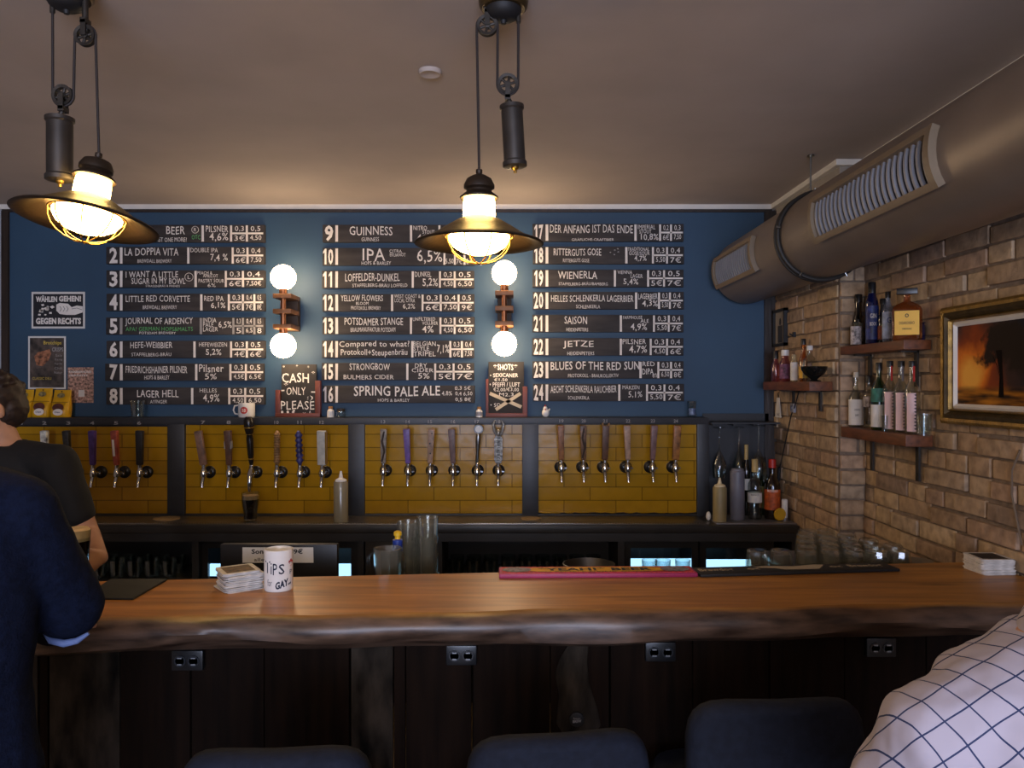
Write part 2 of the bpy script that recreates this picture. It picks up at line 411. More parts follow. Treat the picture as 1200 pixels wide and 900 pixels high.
def slab_mat():
    m = bpy.data.materials.new('live_edge_oak'); m.use_nodes = True; nt = m.node_tree; b = nt.nodes['Principled BSDF']
    tc = nt.nodes.new('ShaderNodeTexCoord'); mp = nt.nodes.new('ShaderNodeMapping'); mp.inputs['Scale'].default_value = (1.2, 14, 14)
    n = nt.nodes.new('ShaderNodeTexNoise'); n.inputs['Scale'].default_value = 2.2; n.inputs['Detail'].default_value = 7; n.inputs['Distortion'].default_value = .6
    r = nt.nodes.new('ShaderNodeValToRGB'); r.color_ramp.elements[0].color = lin('#7c5020'); r.color_ramp.elements[1].color = lin('#b87f38')
    r.color_ramp.elements[0].position = .3; r.color_ramp.elements[1].position = .72
    nt.links.new(tc.outputs['Object'], mp.inputs[0]); nt.links.new(mp.outputs[0], n.inputs['Vector']); nt.links.new(n.outputs['Fac'], r.inputs[0])
    v = nt.nodes.new('ShaderNodeTexVoronoi'); v.inputs['Scale'].default_value = 1.6
    mp2 = nt.nodes.new('ShaderNodeMapping'); mp2.inputs['Scale'].default_value = (1, 3.2, 1); nt.links.new(tc.outputs['Object'], mp2.inputs[0]); nt.links.new(mp2.outputs[0], v.inputs['Vector'])
    rk = nt.nodes.new('ShaderNodeValToRGB'); rk.color_ramp.elements[0].color = (.12, .09, .07, 1); rk.color_ramp.elements[1].color = (1, 1, 1, 1); rk.color_ramp.elements[0].position = .02; rk.color_ramp.elements[1].position = .12
    nt.links.new(v.outputs['Distance'], rk.inputs[0])
    mx = nt.nodes.new('ShaderNodeMix'); mx.data_type = 'RGBA'; mx.blend_type = 'MULTIPLY'; mx.inputs[0].default_value = .7
    nt.links.new(r.outputs[0], mx.inputs[6]); nt.links.new(rk.outputs[0], mx.inputs[7])
    g = nt.nodes.new('ShaderNodeNewGeometry'); sx = nt.nodes.new('ShaderNodeSeparateXYZ'); nt.links.new(g.outputs['Normal'], sx.inputs[0])
    ra = nt.nodes.new('ShaderNodeValToRGB'); ra.color_ramp.elements[0].position = .75; ra.color_ramp.elements[1].position = .95
    nt.links.new(sx.outputs['Z'], ra.inputs[0])
    n3 = nt.nodes.new('ShaderNodeTexNoise'); n3.inputs['Scale'].default_value = 1; n3.inputs['Detail'].default_value = 8
    mp3 = nt.nodes.new('ShaderNodeMapping'); mp3.inputs['Scale'].default_value = (9, 30, 45); nt.links.new(tc.outputs['Object'], mp3.inputs[0]); nt.links.new(mp3.outputs[0], n3.inputs['Vector'])
    r3 = nt.nodes.new('ShaderNodeValToRGB'); r3.color_ramp.elements[0].color = lin('#2c1f18'); r3.color_ramp.elements[1].color = lin('#6a5344'); r3.color_ramp.elements[0].position = .32; r3.color_ramp.elements[1].position = .72
    nt.links.new(n3.outputs['Fac'], r3.inputs[0])
    m2 = nt.nodes.new('ShaderNodeMix'); m2.data_type = 'RGBA'; nt.links.new(ra.outputs[0], m2.inputs[0]); nt.links.new(r3.outputs[0], m2.inputs[6]); nt.links.new(mx.outputs[2], m2.inputs[7])
    nt.links.new(m2.outputs[2], b.inputs['Base Color'])
    b.inputs['Roughness'].default_value = .38
    bp = nt.nodes.new('ShaderNodeBump'); bp.inputs['Strength'].default_value = .15; bp.inputs['Distance'].default_value = .004
    nt.links.new(n3.outputs['Fac'], bp.inputs['Height']); nt.links.new(bp.outputs[0], b.inputs['Normal'])
    return m
OAK = slab_mat(); slab_o = slab.build('bar_counter', OAK, ang=50); edge.build('live_edge', OAK, slab_o, ang=50)
tag(slab_o, 'thick live-edge oak slab forming the bar counter top', 'bar counter')

# planked front under the slab
bfr = thing('bar_panelling', 'dark planked wooden front panel beneath the live-edge bar slab', 'bar front')
OLD = M('weathered_plank', '#2c2620', .9, spec=.15, var=.75, scale=9, stretch=(2.2, 2.2, .8), bump=.5, bscale=20)
OLD2 = M('dark_plank', '#170d07', .85, spec=.12, var=.35, scale=4, stretch=(9, 9, .8), bump=.25, bscale=6)
def plank(px0, px1, mat, name='plank'):
    d = 1.97; x0 = PX(px0, d); x1 = PX(px1, d)
    y0 = yfront(x0)+.13; y1 = yfront(x1)+.13
    mb = MB(); a = math.atan2(y1-y0, x1-x0)
    mb.box(((x0+x1)/2, (y0+y1)/2, .502), (x1-x0-.001, .03, 1.002), Matrix.Rotation(a, 3, 'Z'))
    return mb.build(name, mat, bfr, bevel=.003)
edges = [(-250, -120, 0), (-120, 0, 0), (0, 66, 1), (66, 76, 0), (76, 152, 1), (152, 232, 0), (232, 314, 0), (314, 413, 0), (413, 462, 1), (462, 476, 0), (476, 553, 0), (553, 645, 0), (645, 715, 2), (715, 814, 0), (814, 905, 0), (905, 1000, 0), (1000, 1100, 0), (1100, 1190, 0), (1190, 1265, 0)]
for a, c, k in edges:
    plank(a+.4, c-.4, OLD2 if k != 1 else OLD, 'weathered_plank' if k == 1 else 'plank')
# a weathered knotted slice set on one plank
d = yfront(.2)+.11
poly = [(668, 752), (690, 750), (688, 775), (690, 800), (700, 830), (704, 850), (690, 868), (664, 866), (652, 848), (655, 815), (650, 790), (656, 772)]
mb = MB(); mb.prism(poly, lambda u, v, t: P(u, v, d+t), 0, .012); mb.build('weathered_slice', OLD, bfr, bevel=.002)
MB().bb((-1.95, 2.02, .02), (-1.9, 2.05, 1.0)).bb((-1.95, 2.06, .05), (1.44, 2.19, .12)).bb((-1.95, 2.07, .9), (1.44, 2.09, 1.0)).build('carcass', DARKW, bfr)
for (px, py), w in zip(((222, 772), (541, 766), (773, 762), (1030, 757)), ('nearest the navy-sweater man', 'left of the weathered slice', 'to the right of the weathered slice', 'below the slab by the checked-shirt person')):
    w = w.replace('left of', 'beside').replace('to the right of', 'past')
    dd = yfront(PX(px, 1.95))+.115
    c = P(px, py, dd)
    t = thing('power_socket', f'black double power socket on the bar front {w}', 'power socket', c, 'sockets along the bar front')
    MB().box((0, -.006, 0), (.078, .018, .05)).build('socket_plate', M('socket_black', '#16181c', .35, var=0), t, bevel=.004)
    s = MB()
    for sx in (-.017, .017):
        s.lathe([(.014, 0), (.014, .003), (.011, .003), (.011, -.0)], (sx, -.0155, 0), 16, rot=Matrix.Rotation(PI/2, 3, 'X'))
    s.build('socket_ring', M('socket_grey', '#2c3036', .3, var=0), t)
    s = MB()
    for sx in (-.017, .017):
        for sz in (-.008, .008): s.box((sx, -.019, sz), (.011, .002, .003))
    s.build('contact_clip', M('clip_metal', '#9aa0a8', .3, .3, var=0), t)
c = P(676, 843, d-.003)
t = thing('round_badge', 'round black badge with pale lettering stuck on the weathered slice of the bar front', 'badge', c)
Rx = Matrix.Rotation(PI/2, 3, 'X')
MB().lathe([(.019, -.004), (.019, .003), (.016, .005), (.001, .005)], (0, 0, 0), 24, rot=Rx).build('disc', INK, t)
s = MB(); s.text('BREW', lambda u, v: Vector((-.011+.022*u, -.006, -.007+.007*v+u*.002)), .03); s.text('beer', lambda u, v: Vector((-.009+.018*u, -.006, .002+.006*v))); s.build('lettering', CHALKG, t)

# ------------------------------------------------------------------ back counter, underbar worktop, fridges
bc = thing('tap_counter', 'long black back counter with metal drip tray running under the tap wall', 'back counter')
CT = .985
MB().bb((-2.69, 3.6, CT-.035), (1.35, 3.975, CT)).build('worktop', M('dark_worktop', '#2d2a28', .4, var=.1), bc, bevel=.004)
MB().bb((-2.69, 3.605, CT-.075), (1.35, 3.62, CT-.036)).build('apron', BLACKP, bc)
s = MB()
s.bb((PX(-40, 3.7), 3.61, CT), (PX(829, 3.62), 3.845, CT+.006)); s.build('drip_tray', M('tray_steel', '#6e6a66', .35, .8, var=.1), bc, bevel=.002)
s = MB(); x = -2.5
while x < .9:
    s.bb((x, 3.622, CT+.006), (x+.006, 3.628, CT+.009)); x += .0125
s.build('drip_grate', CHROME, bc)
for x in (-2.69, -1.51, -.73, -.36, .5, 1.32): MB().bb((x, 3.625, 0), (x+.03, 3.975, CT-.036)).build('upright', BLACKP, bc)
MB().bb((-2.66, 3.63, .70), (-1.515, 3.97, .72)).build('glass_shelf', BLACKP, bc)
MB().bb((-.33, 3.63, .70), (.5, 3.97, .72)).build('glass_shelf', BLACKP, bc)
s = MB(); x0, x1 = PX(412, 3.62), PX(447, 3.62); s.bb((-.69, 3.61, .45), (-.36, 3.63, .94)); f = s.build('cupboard_door', M('door_dark', '#241f1a', .5, var=.15), bc, bevel=.003)
MB().bb((-.66, 3.604, .86), (-.39, 3.611, .868)).build('door_bead', DARKW, f)
# fridges
def fridge(x0, x1, label, strips):
    t = thing('undercounter_fridge', label, 'fridge', ((x0+x1)/2, 3.8, 0), 'fridges under the back counter')
    w = x1-x0
    s = MB().bb((-w/2, -.13, .06), (-w/2+.02, .17, .93)).bb((w/2-.02, -.13, .06), (w/2, .17, .93)).bb((-w/2, -.13, .06), (w/2, .17, .1)).bb((-w/2, -.13, .9), (w/2, .17, .93)).bb((-w/2, .15, .06), (w/2, .17, .93)).bb((-w/2+.03, -.12, 0), (w/2-.03, .15, .06))
    s.build('cabinet', M('fridge_black', '#141416', .4, var=.05), t)
    s = MB().bb((-w/2, -.15, .1), (w/2, -.135, .15)).bb((-w/2, -.15, .87), (w/2, -.135, .92)).bb((-w/2, -.15, .15), (-w/2+.03, -.135, .87)).bb((w/2-.03, -.15, .15), (w/2, -.135, .87))
    dr_ = s.build('door_frame', BLKPLASTIC, t)
    MB().bb((-w/2+.03, -.146, .15), (w/2-.03, -.142, .87)).build('door_pane', GLASS, dr_)
    for (a, c, z0, z1) in strips:
        MB().bb((a-(x0+x1)/2, -.132, z0), (c-(x0+x1)/2, -.12, z1)).build('light_strip', emit_mat('fridge_light', '#a8d8ff', 1.5), t)
fridge(-1.475, -.735, 'black undercounter fridge glowing pale blue either side of the till screen', [(PX(246, 3.67), PX(414, 3.67), PZ(675, 3.67), PZ(661, 3.67))])
fridge(PX(731, 3.67), PX(817, 3.67), 'undercounter fridge with a wide lit strip behind the red bar mat', [(PX(736, 3.67), PX(814, 3.67), PZ(666, 3.67), PZ(655, 3.67))])
fridge(PX(819, 3.67), PX(905, 3.67), 'undercounter fridge with a lit strip above the black bar mat', [(PX(824, 3.67), PX(880, 3.67), PZ(666, 3.67), PZ(656, 3.67))])

ub = thing('underbar_worktop', 'steel underbar worktop carrying upturned glasses beside the brick wall', 'worktop')
MB().bb((.735, 2.38, 1.005), (1.44, 2.5, 1.03)).bb((.93, 2.5, 1.005), (1.44, 2.86, 1.03)).build('worktop', STEEL, ub, bevel=.003)
s = MB()
for x in (.95, 1.42):
    for y in (2.41, 2.83): s.cyl((x, y, 0), (x, y, 1.005), .016, n=10)
s.build('leg', STEEL, ub)
ul = thing('underbar_bench', 'low dark underbar bench behind the counter carrying the till and glassware', 'bench')
MB().bb((-1.35, 2.36, .84), (.72, 2.8, .86)).build('worktop', BLKPLASTIC, ul, bevel=.003)
s = MB()
for x in (-1.33, -.3, .7):
    for y in (2.38, 2.78): s.bb((x-.015, y-.015, 0), (x+.015, y+.015, .84))
s.build('leg', BLKPLASTIC, ul)

# ------------------------------------------------------------------ tap wall
LT = CAMZ-(489-450)/F*3.9
tw = thing('tap_wall', 'black framed tap wall with four recessed panels of mustard tiles', 'tap wall')
panels = [(5, 196, 500, 608), (216, 408, 498, 607), (427, 612, 495, 605), (631, 817, 492, 602)]
YT = 3.87
s = MB()
px = [(-20, 5), (196, 216), (408, 427), (612, 631), (817, 831)]
for a, c in px: s.bb((PX(a, 3.85), 3.85, CT), (PX(c, 3.85), 3.97, LT-.03))
s.bb((PX(-20, 3.85), 3.85, LT-.035), (PX(831, 3.85), 3.975, LT))
s.bb((PX(-20, 3.85), 3.858, CT), (PX(831, 3.85), 3.97, CT+.012))
s.bb((PX(-20, 3.85), 3.89, CT), (PX(831, 3.85), 3.97, LT-.03))
s.build('frame', M('frame_black', '#2a2b2f', .45, var=.12), tw, bevel=.002)
def tile_mat():
    m = bpy.data.materials.new('mustard_tile'); m.use_nodes = True; nt = m.node_tree; b = nt.nodes['Principled BSDF']
    tc = nt.nodes.new('ShaderNodeTexCoord'); sp = nt.nodes.new('ShaderNodeSeparateXYZ'); cb = nt.nodes.new('ShaderNodeCombineXYZ')
    nt.links.new(tc.outputs['Object'], sp.inputs[0]); nt.links.new(sp.outputs['X'], cb.inputs['X']); nt.links.new(sp.outputs['Z'], cb.inputs['Y'])
    br = nt.nodes.new('ShaderNodeTexBrick'); br.inputs['Scale'].default_value = 1; br.inputs['Brick Width'].default_value = .262; br.inputs['Row Height'].default_value = .0665
    br.inputs['Mortar Size'].default_value = .0022; br.inputs['Mortar Smooth'].default_value = .3
    br.inputs['Color1'].default_value = lin('#b98a1c'); br.inputs['Color2'].default_value = lin('#a87c16'); br.inputs['Mortar'].default_value = lin('#6e5212')
    nt.links.new(cb.outputs[0], br.inputs['Vector'])
    n = nt.nodes.new('ShaderNodeTexNoise'); n.inputs['Scale'].default_value = 18; nt.links.new(tc.outputs['Object'], n.inputs['Vector'])
    mx = nt.nodes.new('ShaderNodeMix'); mx.data_type = 'RGBA'; mx.blend_type = 'MULTIPLY'; mx.inputs[0].default_value = .25
    nt.links.new(br.outputs['Color'], mx.inputs[6]); nt.links.new(n.outputs['Fac'], mx.inputs[7]); nt.links.new(mx.outputs[2], b.inputs['Base Color'])
    ad = nt.nodes.new('ShaderNodeMath'); ad.operation = 'MULTIPLY_ADD'; ad.inputs[1].default_value = -1.2
    n2 = nt.nodes.new('ShaderNodeTexNoise'); n2.inputs['Scale'].default_value = 9; nt.links.new(tc.outputs['Object'], n2.inputs['Vector'])
    nt.links.new(br.outputs['Fac'], ad.inputs[0]); nt.links.new(n2.outputs['Fac'], ad.inputs[2])
    bp = nt.nodes.new('ShaderNodeBump'); bp.inputs['Strength'].default_value = .35; bp.inputs['Distance'].default_value = .006
    nt.links.new(ad.outputs[0], bp.inputs['Height']); nt.links.new(bp.outputs[0], b.inputs['Normal'])
    b.inputs['Roughness'].default_value = .2; b.inputs['Specular IOR Level'].default_value = .18
    return m
TILE = tile_mat()
for i, (a, c, y0, y1) in enumerate(panels):
    x0, x1 = PX(a, YT), PX(c, YT); z0, z1 = PZ(y1, YT), PZ(y0, YT)
    e = .004; poly = []
    n = 26
    poly = [(x0, z1), (x1, z1)]+[(x1-(x1-x0)*k/n, z0+random.uniform(0, .008)) for k in range(n+1)]
    mb = MB(); mb.prism(poly, lambda u, v, t: Vector((u, t, v)), YT, YT+.025)
    mb.build('tile_panel', TILE, tw, smooth=False)
tapx = [[24, 52, 80, 108, 136, 163], [238, 268, 294, 324, 351, 377], [449, 478, 504, 531, 559, 584], [658, 684, 709, 736, 765, 792]]
numl = MB(); k = 0
for row in tapx:
    for x in row:
        k += 1; numl.text(str(k), pxbox(x-2.5, 490.5+(4-tapx.index(row))*.8, x+2.5, 494.5+(4-tapx.index(row))*.8, 3.849), .02)
numl.build('number_label', CHALKG, tw)

WOODS = {}
def hmat(n):
    table = {'white': ('#d8d2c8', .5), 'dark': ('#2a2a2e', .8), 'purple': ('#4a3078', .3), 'redwhite': ('#a04a3a', .3), 'black': ('#1c1a1e', .1), 'rose': ('#7a5a48', .35),
             'brown': ('#5e4030', .3), 'gold': ('#4a3a22', .2), 'tan': ('#8f6d48', .3), 'blue': ('#34346a', .6), 'silver': ('#b8b4a8', .15), 'grey': ('#84786a', .45),
             'violet': ('#6a5090', .3), 'pink': ('#9a7a62', .3), 'mauve': ('#6e5650', .3), 'rwood': ('#8a5a34', .4), 'dbrown': ('#5a3a26', .35), 'lpink': ('#a88872', .3), 'lmauve': ('#7a5a56', .3), 'orange': ('#94602c', .45), 'branch': ('#6a4a30', .6)}
    c, v = table[n]; return M('handle_'+n, c, .45, var=v, scale=35, bump=.1)
DESC = {'white': 'white', 'dark': 'black-and-white speckled', 'purple': 'dark purple', 'redwhite': 'red handle with white strip', 'black': 'broad black', 'rose': 'rough rose-brown wooden', 'brown': 'brown with pale band',
        'gold': 'tall black-and-brass stout', 'tan': 'tan striped twisted', 'blue': 'blue patterned beaded', 'silver': 'white and silver slab', 'grey': 'grey driftwood', 'violet': 'violet painted', 'pink': 'pinkish-tan dotted',
        'mauve': 'plain mauve-brown', 'rwood': 'tan wooden', 'branch': 'gnarled branch', 'dbrown': 'dark brown forked', 'lpink': 'pale pinkish wooden', 'lmauve': 'mauve wooden', 'orange': 'orange-brown bark', 'medal': 'chrome with round medallion', 'plaque': 'claw-topped plaque'}
styles = [[None, 'white', 'dark', 'purple', 'redwhite', 'black'], ['rose', 'brown', 'gold', 'tan', 'blue', 'silver'], ['grey', 'violet', 'pink', 'mauve', 'medal', 'plaque'], ['rwood', 'branch', 'dbrown', 'lpink', 'lmauve', 'orange']]
pyflange = [553, 553, 551, 547]
TAPBLK = M('tap_black', '#1d1b1b', .3, .3, var=0)
fl = MB(); fl.lathe([(.031, 0), (.031, .006), (.026, .012), (.018, .014), (.016, .03)], (0, 0, 0), 20, rot=Rx)
fau = MB()
fau.cyl((0, -.028, 0), (0, -.075, 0), .011, n=14).lathe([(.008, -.02), (.015, -.014), (.016, 0), (.014, .014), (.008, .03)], (0, -.078, 0), 16)
spo = MB(); spo.tube([(0, -.078, -.01), (0, -.086, -.025), (0, -.094, -.042), (0, -.098, -.066)], [.0085, .0085, .008, .007], 12)
col = MB(); col.lathe([(.006, .026), (.010, .03), (.010, .042), (.006, .046)], (0, -.078, 0), 14)
lev = MB(); lev.box((.016, -.06, .0), (.024, .008, .008))
names = ['left of', '']
for p in range(4):
    for q in range(6):
        st = styles[p][q]
        if not st: continue
        x = PX(tapx[p][q], 3.785); zf = PZ(pyflange[p], YT)
        t = thing('beer_tap', f'beer tap with {DESC[st]} handle on the mustard tiles', 'beer tap', (x, YT, zf), 'beer taps on the tiled wall')
        if st == 'white': t['label'] = 'beer tap with white handle half hidden by the barman in black'
        fl.build('flange', TAPBLK, t); fau.build('faucet', CHROME, t); lev.build('vent_lever', CHROME, t)
        if st == 'gold':
            s = MB(); s.tube([(0, -.08, .02), (0, -.1, .0), (0, -.105, -.05), (0, -.105, -.085)], [.014, .013, .011, .006], 12); s.build('spout', CHROME, t)
        else: spo.build('spout', CHROME, t)
        col.build('collar', CHROME, t)
        h = MB(); z0 = .044; z1 = .214; lean = math.radians(random.uniform(-3, 3) + (4 if p == 1 and q == 0 else 0))
        R = Matrix.Rotation(-lean, 3, 'Y') @ Matrix.Rotation(math.radians(6), 3, 'X')
        zc = (z0+z1)/2; hh = z1-z0; cpos = Vector((0, -.078, z0))+R@Vector((0, 0, hh/2))
        if st == 'gold':
            h.lathe([(.008, 0), (.012, .015), (.012, .03), (.015, .05), (.017, .13), (.014, .15), (.019, .16), (.024, .19), (.024, .225), (.014, .24)], (0, -.078, z0+.0), 18, rot=R)
            ho = h.build('handle', M('stout_black', '#1e1a17', .25, var=0), t)
            s = MB(); 
            for zz, r_ in ((.028, .0135), (.152, .016), (.185, .025)): s.lathe([(r_, zz), (r_, zz+.006)], (0, -.078, z0), 18, rot=R)
            s.build('band', M('brass', '#b08a44', .3, .9, var=0), ho)
            continue
        if st == 'medal':
            h.lathe([(.007, 0), (.009, .03), (.008, .05), (.011, .09), (.013, .13), (.007, .15)], (0, -.078, z0), 14, rot=R)
            h.lathe([(.001, -.008), (.022, -.008), (.024, 0), (.022, .008), (.001, .008)], Vector((0, -.078, z0))+R@Vector((0, 0, .17)), 22, rot=R@Rx)
            ho = h.build('handle', STEEL, t)
            s = MB(); s.lathe([(.001, .0), (.016, .0), (.016, .002), (.001, .002)], Vector((0, -.078, z0))+R@Vector((0, -.008, .17)), 20, rot=R@Rx); s.build('medallion', WHITE, ho)
            continue
        if st == 'plaque':
            poly = [(-.012, 0), (.012, 0), (.02, .02), (.02, .12), (.012, .14), (-.012, .14), (-.02, .12), (-.02, .02)]
            base = Vector((0, -.078, z0))
            h.prism(poly, lambda u, v, q_: base+R@Vector((u, q_, v)), -.008, .008)
            for sg in (-1, 1):
                h.tube([base+R@Vector((sg*.006, 0, .14)), base+R@Vector((sg*.02, 0, .165)), base+R@Vector((sg*.024, 0, .195)), base+R@Vector((sg*.014, 0, .215))], [.009, .009, .007, .002], 8)
            h.ell(base+R@Vector((0, 0, .15)), .014, .012, .02)
            ho = h.build('handle', M('pewter', '#8a857c', .4, .6, var=.3, scale=60, bump=.3), t)
            s = MB(); s.text('BRAUEREI', lambda u, v: base+R@Vector((-.007+.014*v, -.0085, .13-.115*u))); s.build('lettering', INK, ho)
            continue
        wb, wt = {'black': (.03, .036), 'silver': (.042, .044), 'dbrown': (.03, .034), 'rose': (.034, .036), 'brown': (.026, .034), 'mauve': (.024, .034), 'orange': (.034, .036)}.get(st, (.024, .032))
        if st in ('tan', 'blue'):
            prof = [(.008, 0)]
            n = 12 if st == 'tan' else 6
            for i in range(n):
                a = .01+(hh-.02)*i/n; c_ = .01+(hh-.02)*(i+1)/n
                prof += [(.011, a), (.0165 if st == 'tan' else .019, (a+c_)/2), (.011, c_-.0005)]
            prof += [(.006, hh)]
            h.lathe(prof, (0, -.078, z0), 16, rot=R); h.build('handle', hmat(st), t, ang=80)
            continue
        h.box(cpos, (wb, .02, hh), R, taper=wt/wb)
        ho = h.build('handle', hmat(st), t, bevel=.004)
        s = MB(); fr = lambda u, v, q_: Vector((0, -.078, z0))+R@Vector((u, -.0115-q_, v))
        if st == 'brown':
            s.box(cpos+R@Vector((0, 0, .015)), (wb+.008, .0225, .036), R); s.build('pale_band', CHALKG, ho)
        elif st == 'redwhite':
            s.box(cpos+R@Vector((-.004, -.011, .02)), (.011, .003, hh*.7), R); s.build('white_strip', CHALK, ho)
        elif st == 'silver':
            s.box(cpos+R@Vector((.021, 0, 0)), (.007, .022, hh-.01), R); s.build('gold_edge', M('brass', '#b08a44', .3, .9, var=0), ho)
        elif st == 'pink':
            for v in (.05, .1, .15): s.lathe([(.004, 0), (.004, .002)], fr(random.uniform(-.005, .005), v, 0), 10, rot=Rx)
            s.build('dot', INK, ho)
        elif st in ('branch', 'grey'):
            s.tube([fr(-.006, .01, .0), fr(.006, .06, .002), fr(-.006, .11, .002), fr(.004, hh-.01, 0)], .0045, 8); s.build('twig', M('twig', '#33241a', .7, var=.2), ho)
        elif st == 'dbrown':
            for sg in (-1, 1): s.tube([Vector((0, -.078, z0))+R@Vector((sg*.012, 0, hh-.02)), Vector((0, -.078, z0))+R@Vector((sg*.016, 0, hh+.012))], .005, 8)
            s.build('fork', hmat('tan'), ho)

# ------------------------------------------------------------------ chalk menu boards
G = 'g'
C1 = [
 (50, [("BEER",318,400,8,42),("LAST ONE MORE?",265,408,56,75),("OTC",430,468,45,64,G),("PILSNER",492,590,5,32),("4,6%",508,590,36,74)],[478],[603,672],["0,3","0,5"],["3€","4,50"]),
 (147,[("LA DOPPIA VITA",135,372,5,38),("BREWDALL BREWERY",192,342,55,70),("DOUBLE IPA",425,545,5,24),("7,4 %",512,588,32,66)],[415],[610,675],["0,3","0,4"],["6€","7,50"]),
 (250,[("I WANT A LITTLE",140,370,5,32),("SUGAR IN MY BOWL",165,402,34,60),("STRASSENBRÄU & FRIENDS",228,378,62,74),("PEACH &",455,520,5,18),("APRICOT",480,545,18,32),("PASTRY SOUR",460,572,38,54),("6%",500,535,58,74)],[447],[580,655],["0,3","0,4"],["6€","7,50€"]),
 (353,[("LITTLE RED CORVETTE",140,422,8,36),("BREWDALL BREWERY",215,365,52,68),("RED IPA",485,570,10,32),("6,1%",515,578,38,66)],[472],[593,655,705],["0,3","0,4","0,5"],["5€","7€","8€"]),
 (457,[("JOURNAL OF ARDENCY",138,435,2,38),("APA? GERMAN HOPS&MALTS",140,435,42,60,G),("POTSDAM BREWERY",200,360,63,74),("INDIA",480,538,2,22),("PALE",480,525,23,41),("LAGER",480,545,43,62),("6,5%",548,606,18,50)],[470],[613,655,705],["0,3","0,4","0,5"],["5","6,5","8"]),
 (560,[("HEFE-WEIßBIER",160,345,5,32),("STAFFELBERG-BRÄU",165,340,50,68),("HEFEWEIZEN",462,585,8,26),("5,2%",492,560,36,66)],[442],[603,672],["0,3","0,5"],["4€","6€"]),
 (660,[("FRIEDRICHSHAINER PILSNER",140,410,12,42),("HOPS & BARLEY",222,332,52,70),("Pilsner",462,570,5,38),("5%",488,540,44,70)],[450],[600,668],["0,3","0,5"],["4,5€","6,5€"]),
 (765,[("LAGER HELL",190,372,12,44),("AYINGER",247,322,55,70),("HELLES",465,540,5,22),("4,9%",480,552,30,68)],[432],[595,665],["0,3","0,5"],["4,50","6,50"])]
C2 = [
 (52,[("GUINNESS",155,352,8,48),("GUINNESS",210,290,58,76),("NITRO",448,510,5,25),("STOUT",490,545,25,42),("4,2%",468,530,45,72)],[437],[567,640],["0,3","0,5"],["5€","7€"]),
 (158,[("IPA",215,318,5,60),("CITRA",338,395,8,22),("EKUANOT",340,412,24,40),("HOPS & BARLEY",210,345,62,78),("6,5%",465,580,10,72),("5,50",595,632,50,75),("7€",645,672,50,75),("8€",690,718,50,75)],[],[590,638,682],[],[]),
 (263,[("LOFFELDER-DUNKEL",135,385,12,48),("STAFFELBERG-BRÄU LOFFELD",168,420,56,75),("DUNKEL",455,530,5,28),("5,2%",490,560,35,75)],[445],[570,637],["0,3","0,5"],["4,50","6,50"]),
 (370,[("YELLOW FLOWERS",115,308,5,32),("BLOOM",185,242,36,50),("PROTOKOLL BREWERY",162,298,56,72),("WEST COAST &",360,480,2,18),("LOCAL CITRA",362,455,20,38),("6,2%",400,455,45,70)],[350],[490,573,655],["0,3","0,4","0,5"],["6€","7,50","9€"]),
 (475,[("POTSDAMER STANGE",132,400,5,38),("BRAUMANUFAKTUR POTSDAM",160,365,48,68),("UNFILTERED",445,548,2,18),("VOLLBIER",488,560,20,36),("4%",488,540,40,72)],[437],[572,637],["0,3","0,5"],["4,50","6,50"]),
 (583,[("Compared to what?",108,430,2,36),("Protokoll+Steupenbräu",115,420,40,76),("BELGIAN",448,550,4,25),("STYLE",448,520,28,47),("TRIPEL",448,550,50,72),("7,1%",556,612,20,62)],[443],[617,670],["0,3","0,4"],["6€","7,50"]),
 (686,[("STRONGBOW",155,340,2,32),("BULMERS CIDER",128,358,55,75),("DRY",455,510,2,22),("CIDER",440,540,24,42),("5%",470,522,46,72)],[420],[548,632],["0,3","0,5"],["5€","7€"]),
 (790,[("SPRING PALE ALE",175,570,2,48,'b'),("HOPS & BARLEY",285,430,60,74),("4,8%",578,625,25,48),("0,3 5€",638,710,2,22),("0,4 6,50",640,718,28,48),("0,5 8€",640,712,54,74)],[],[],[],[])]
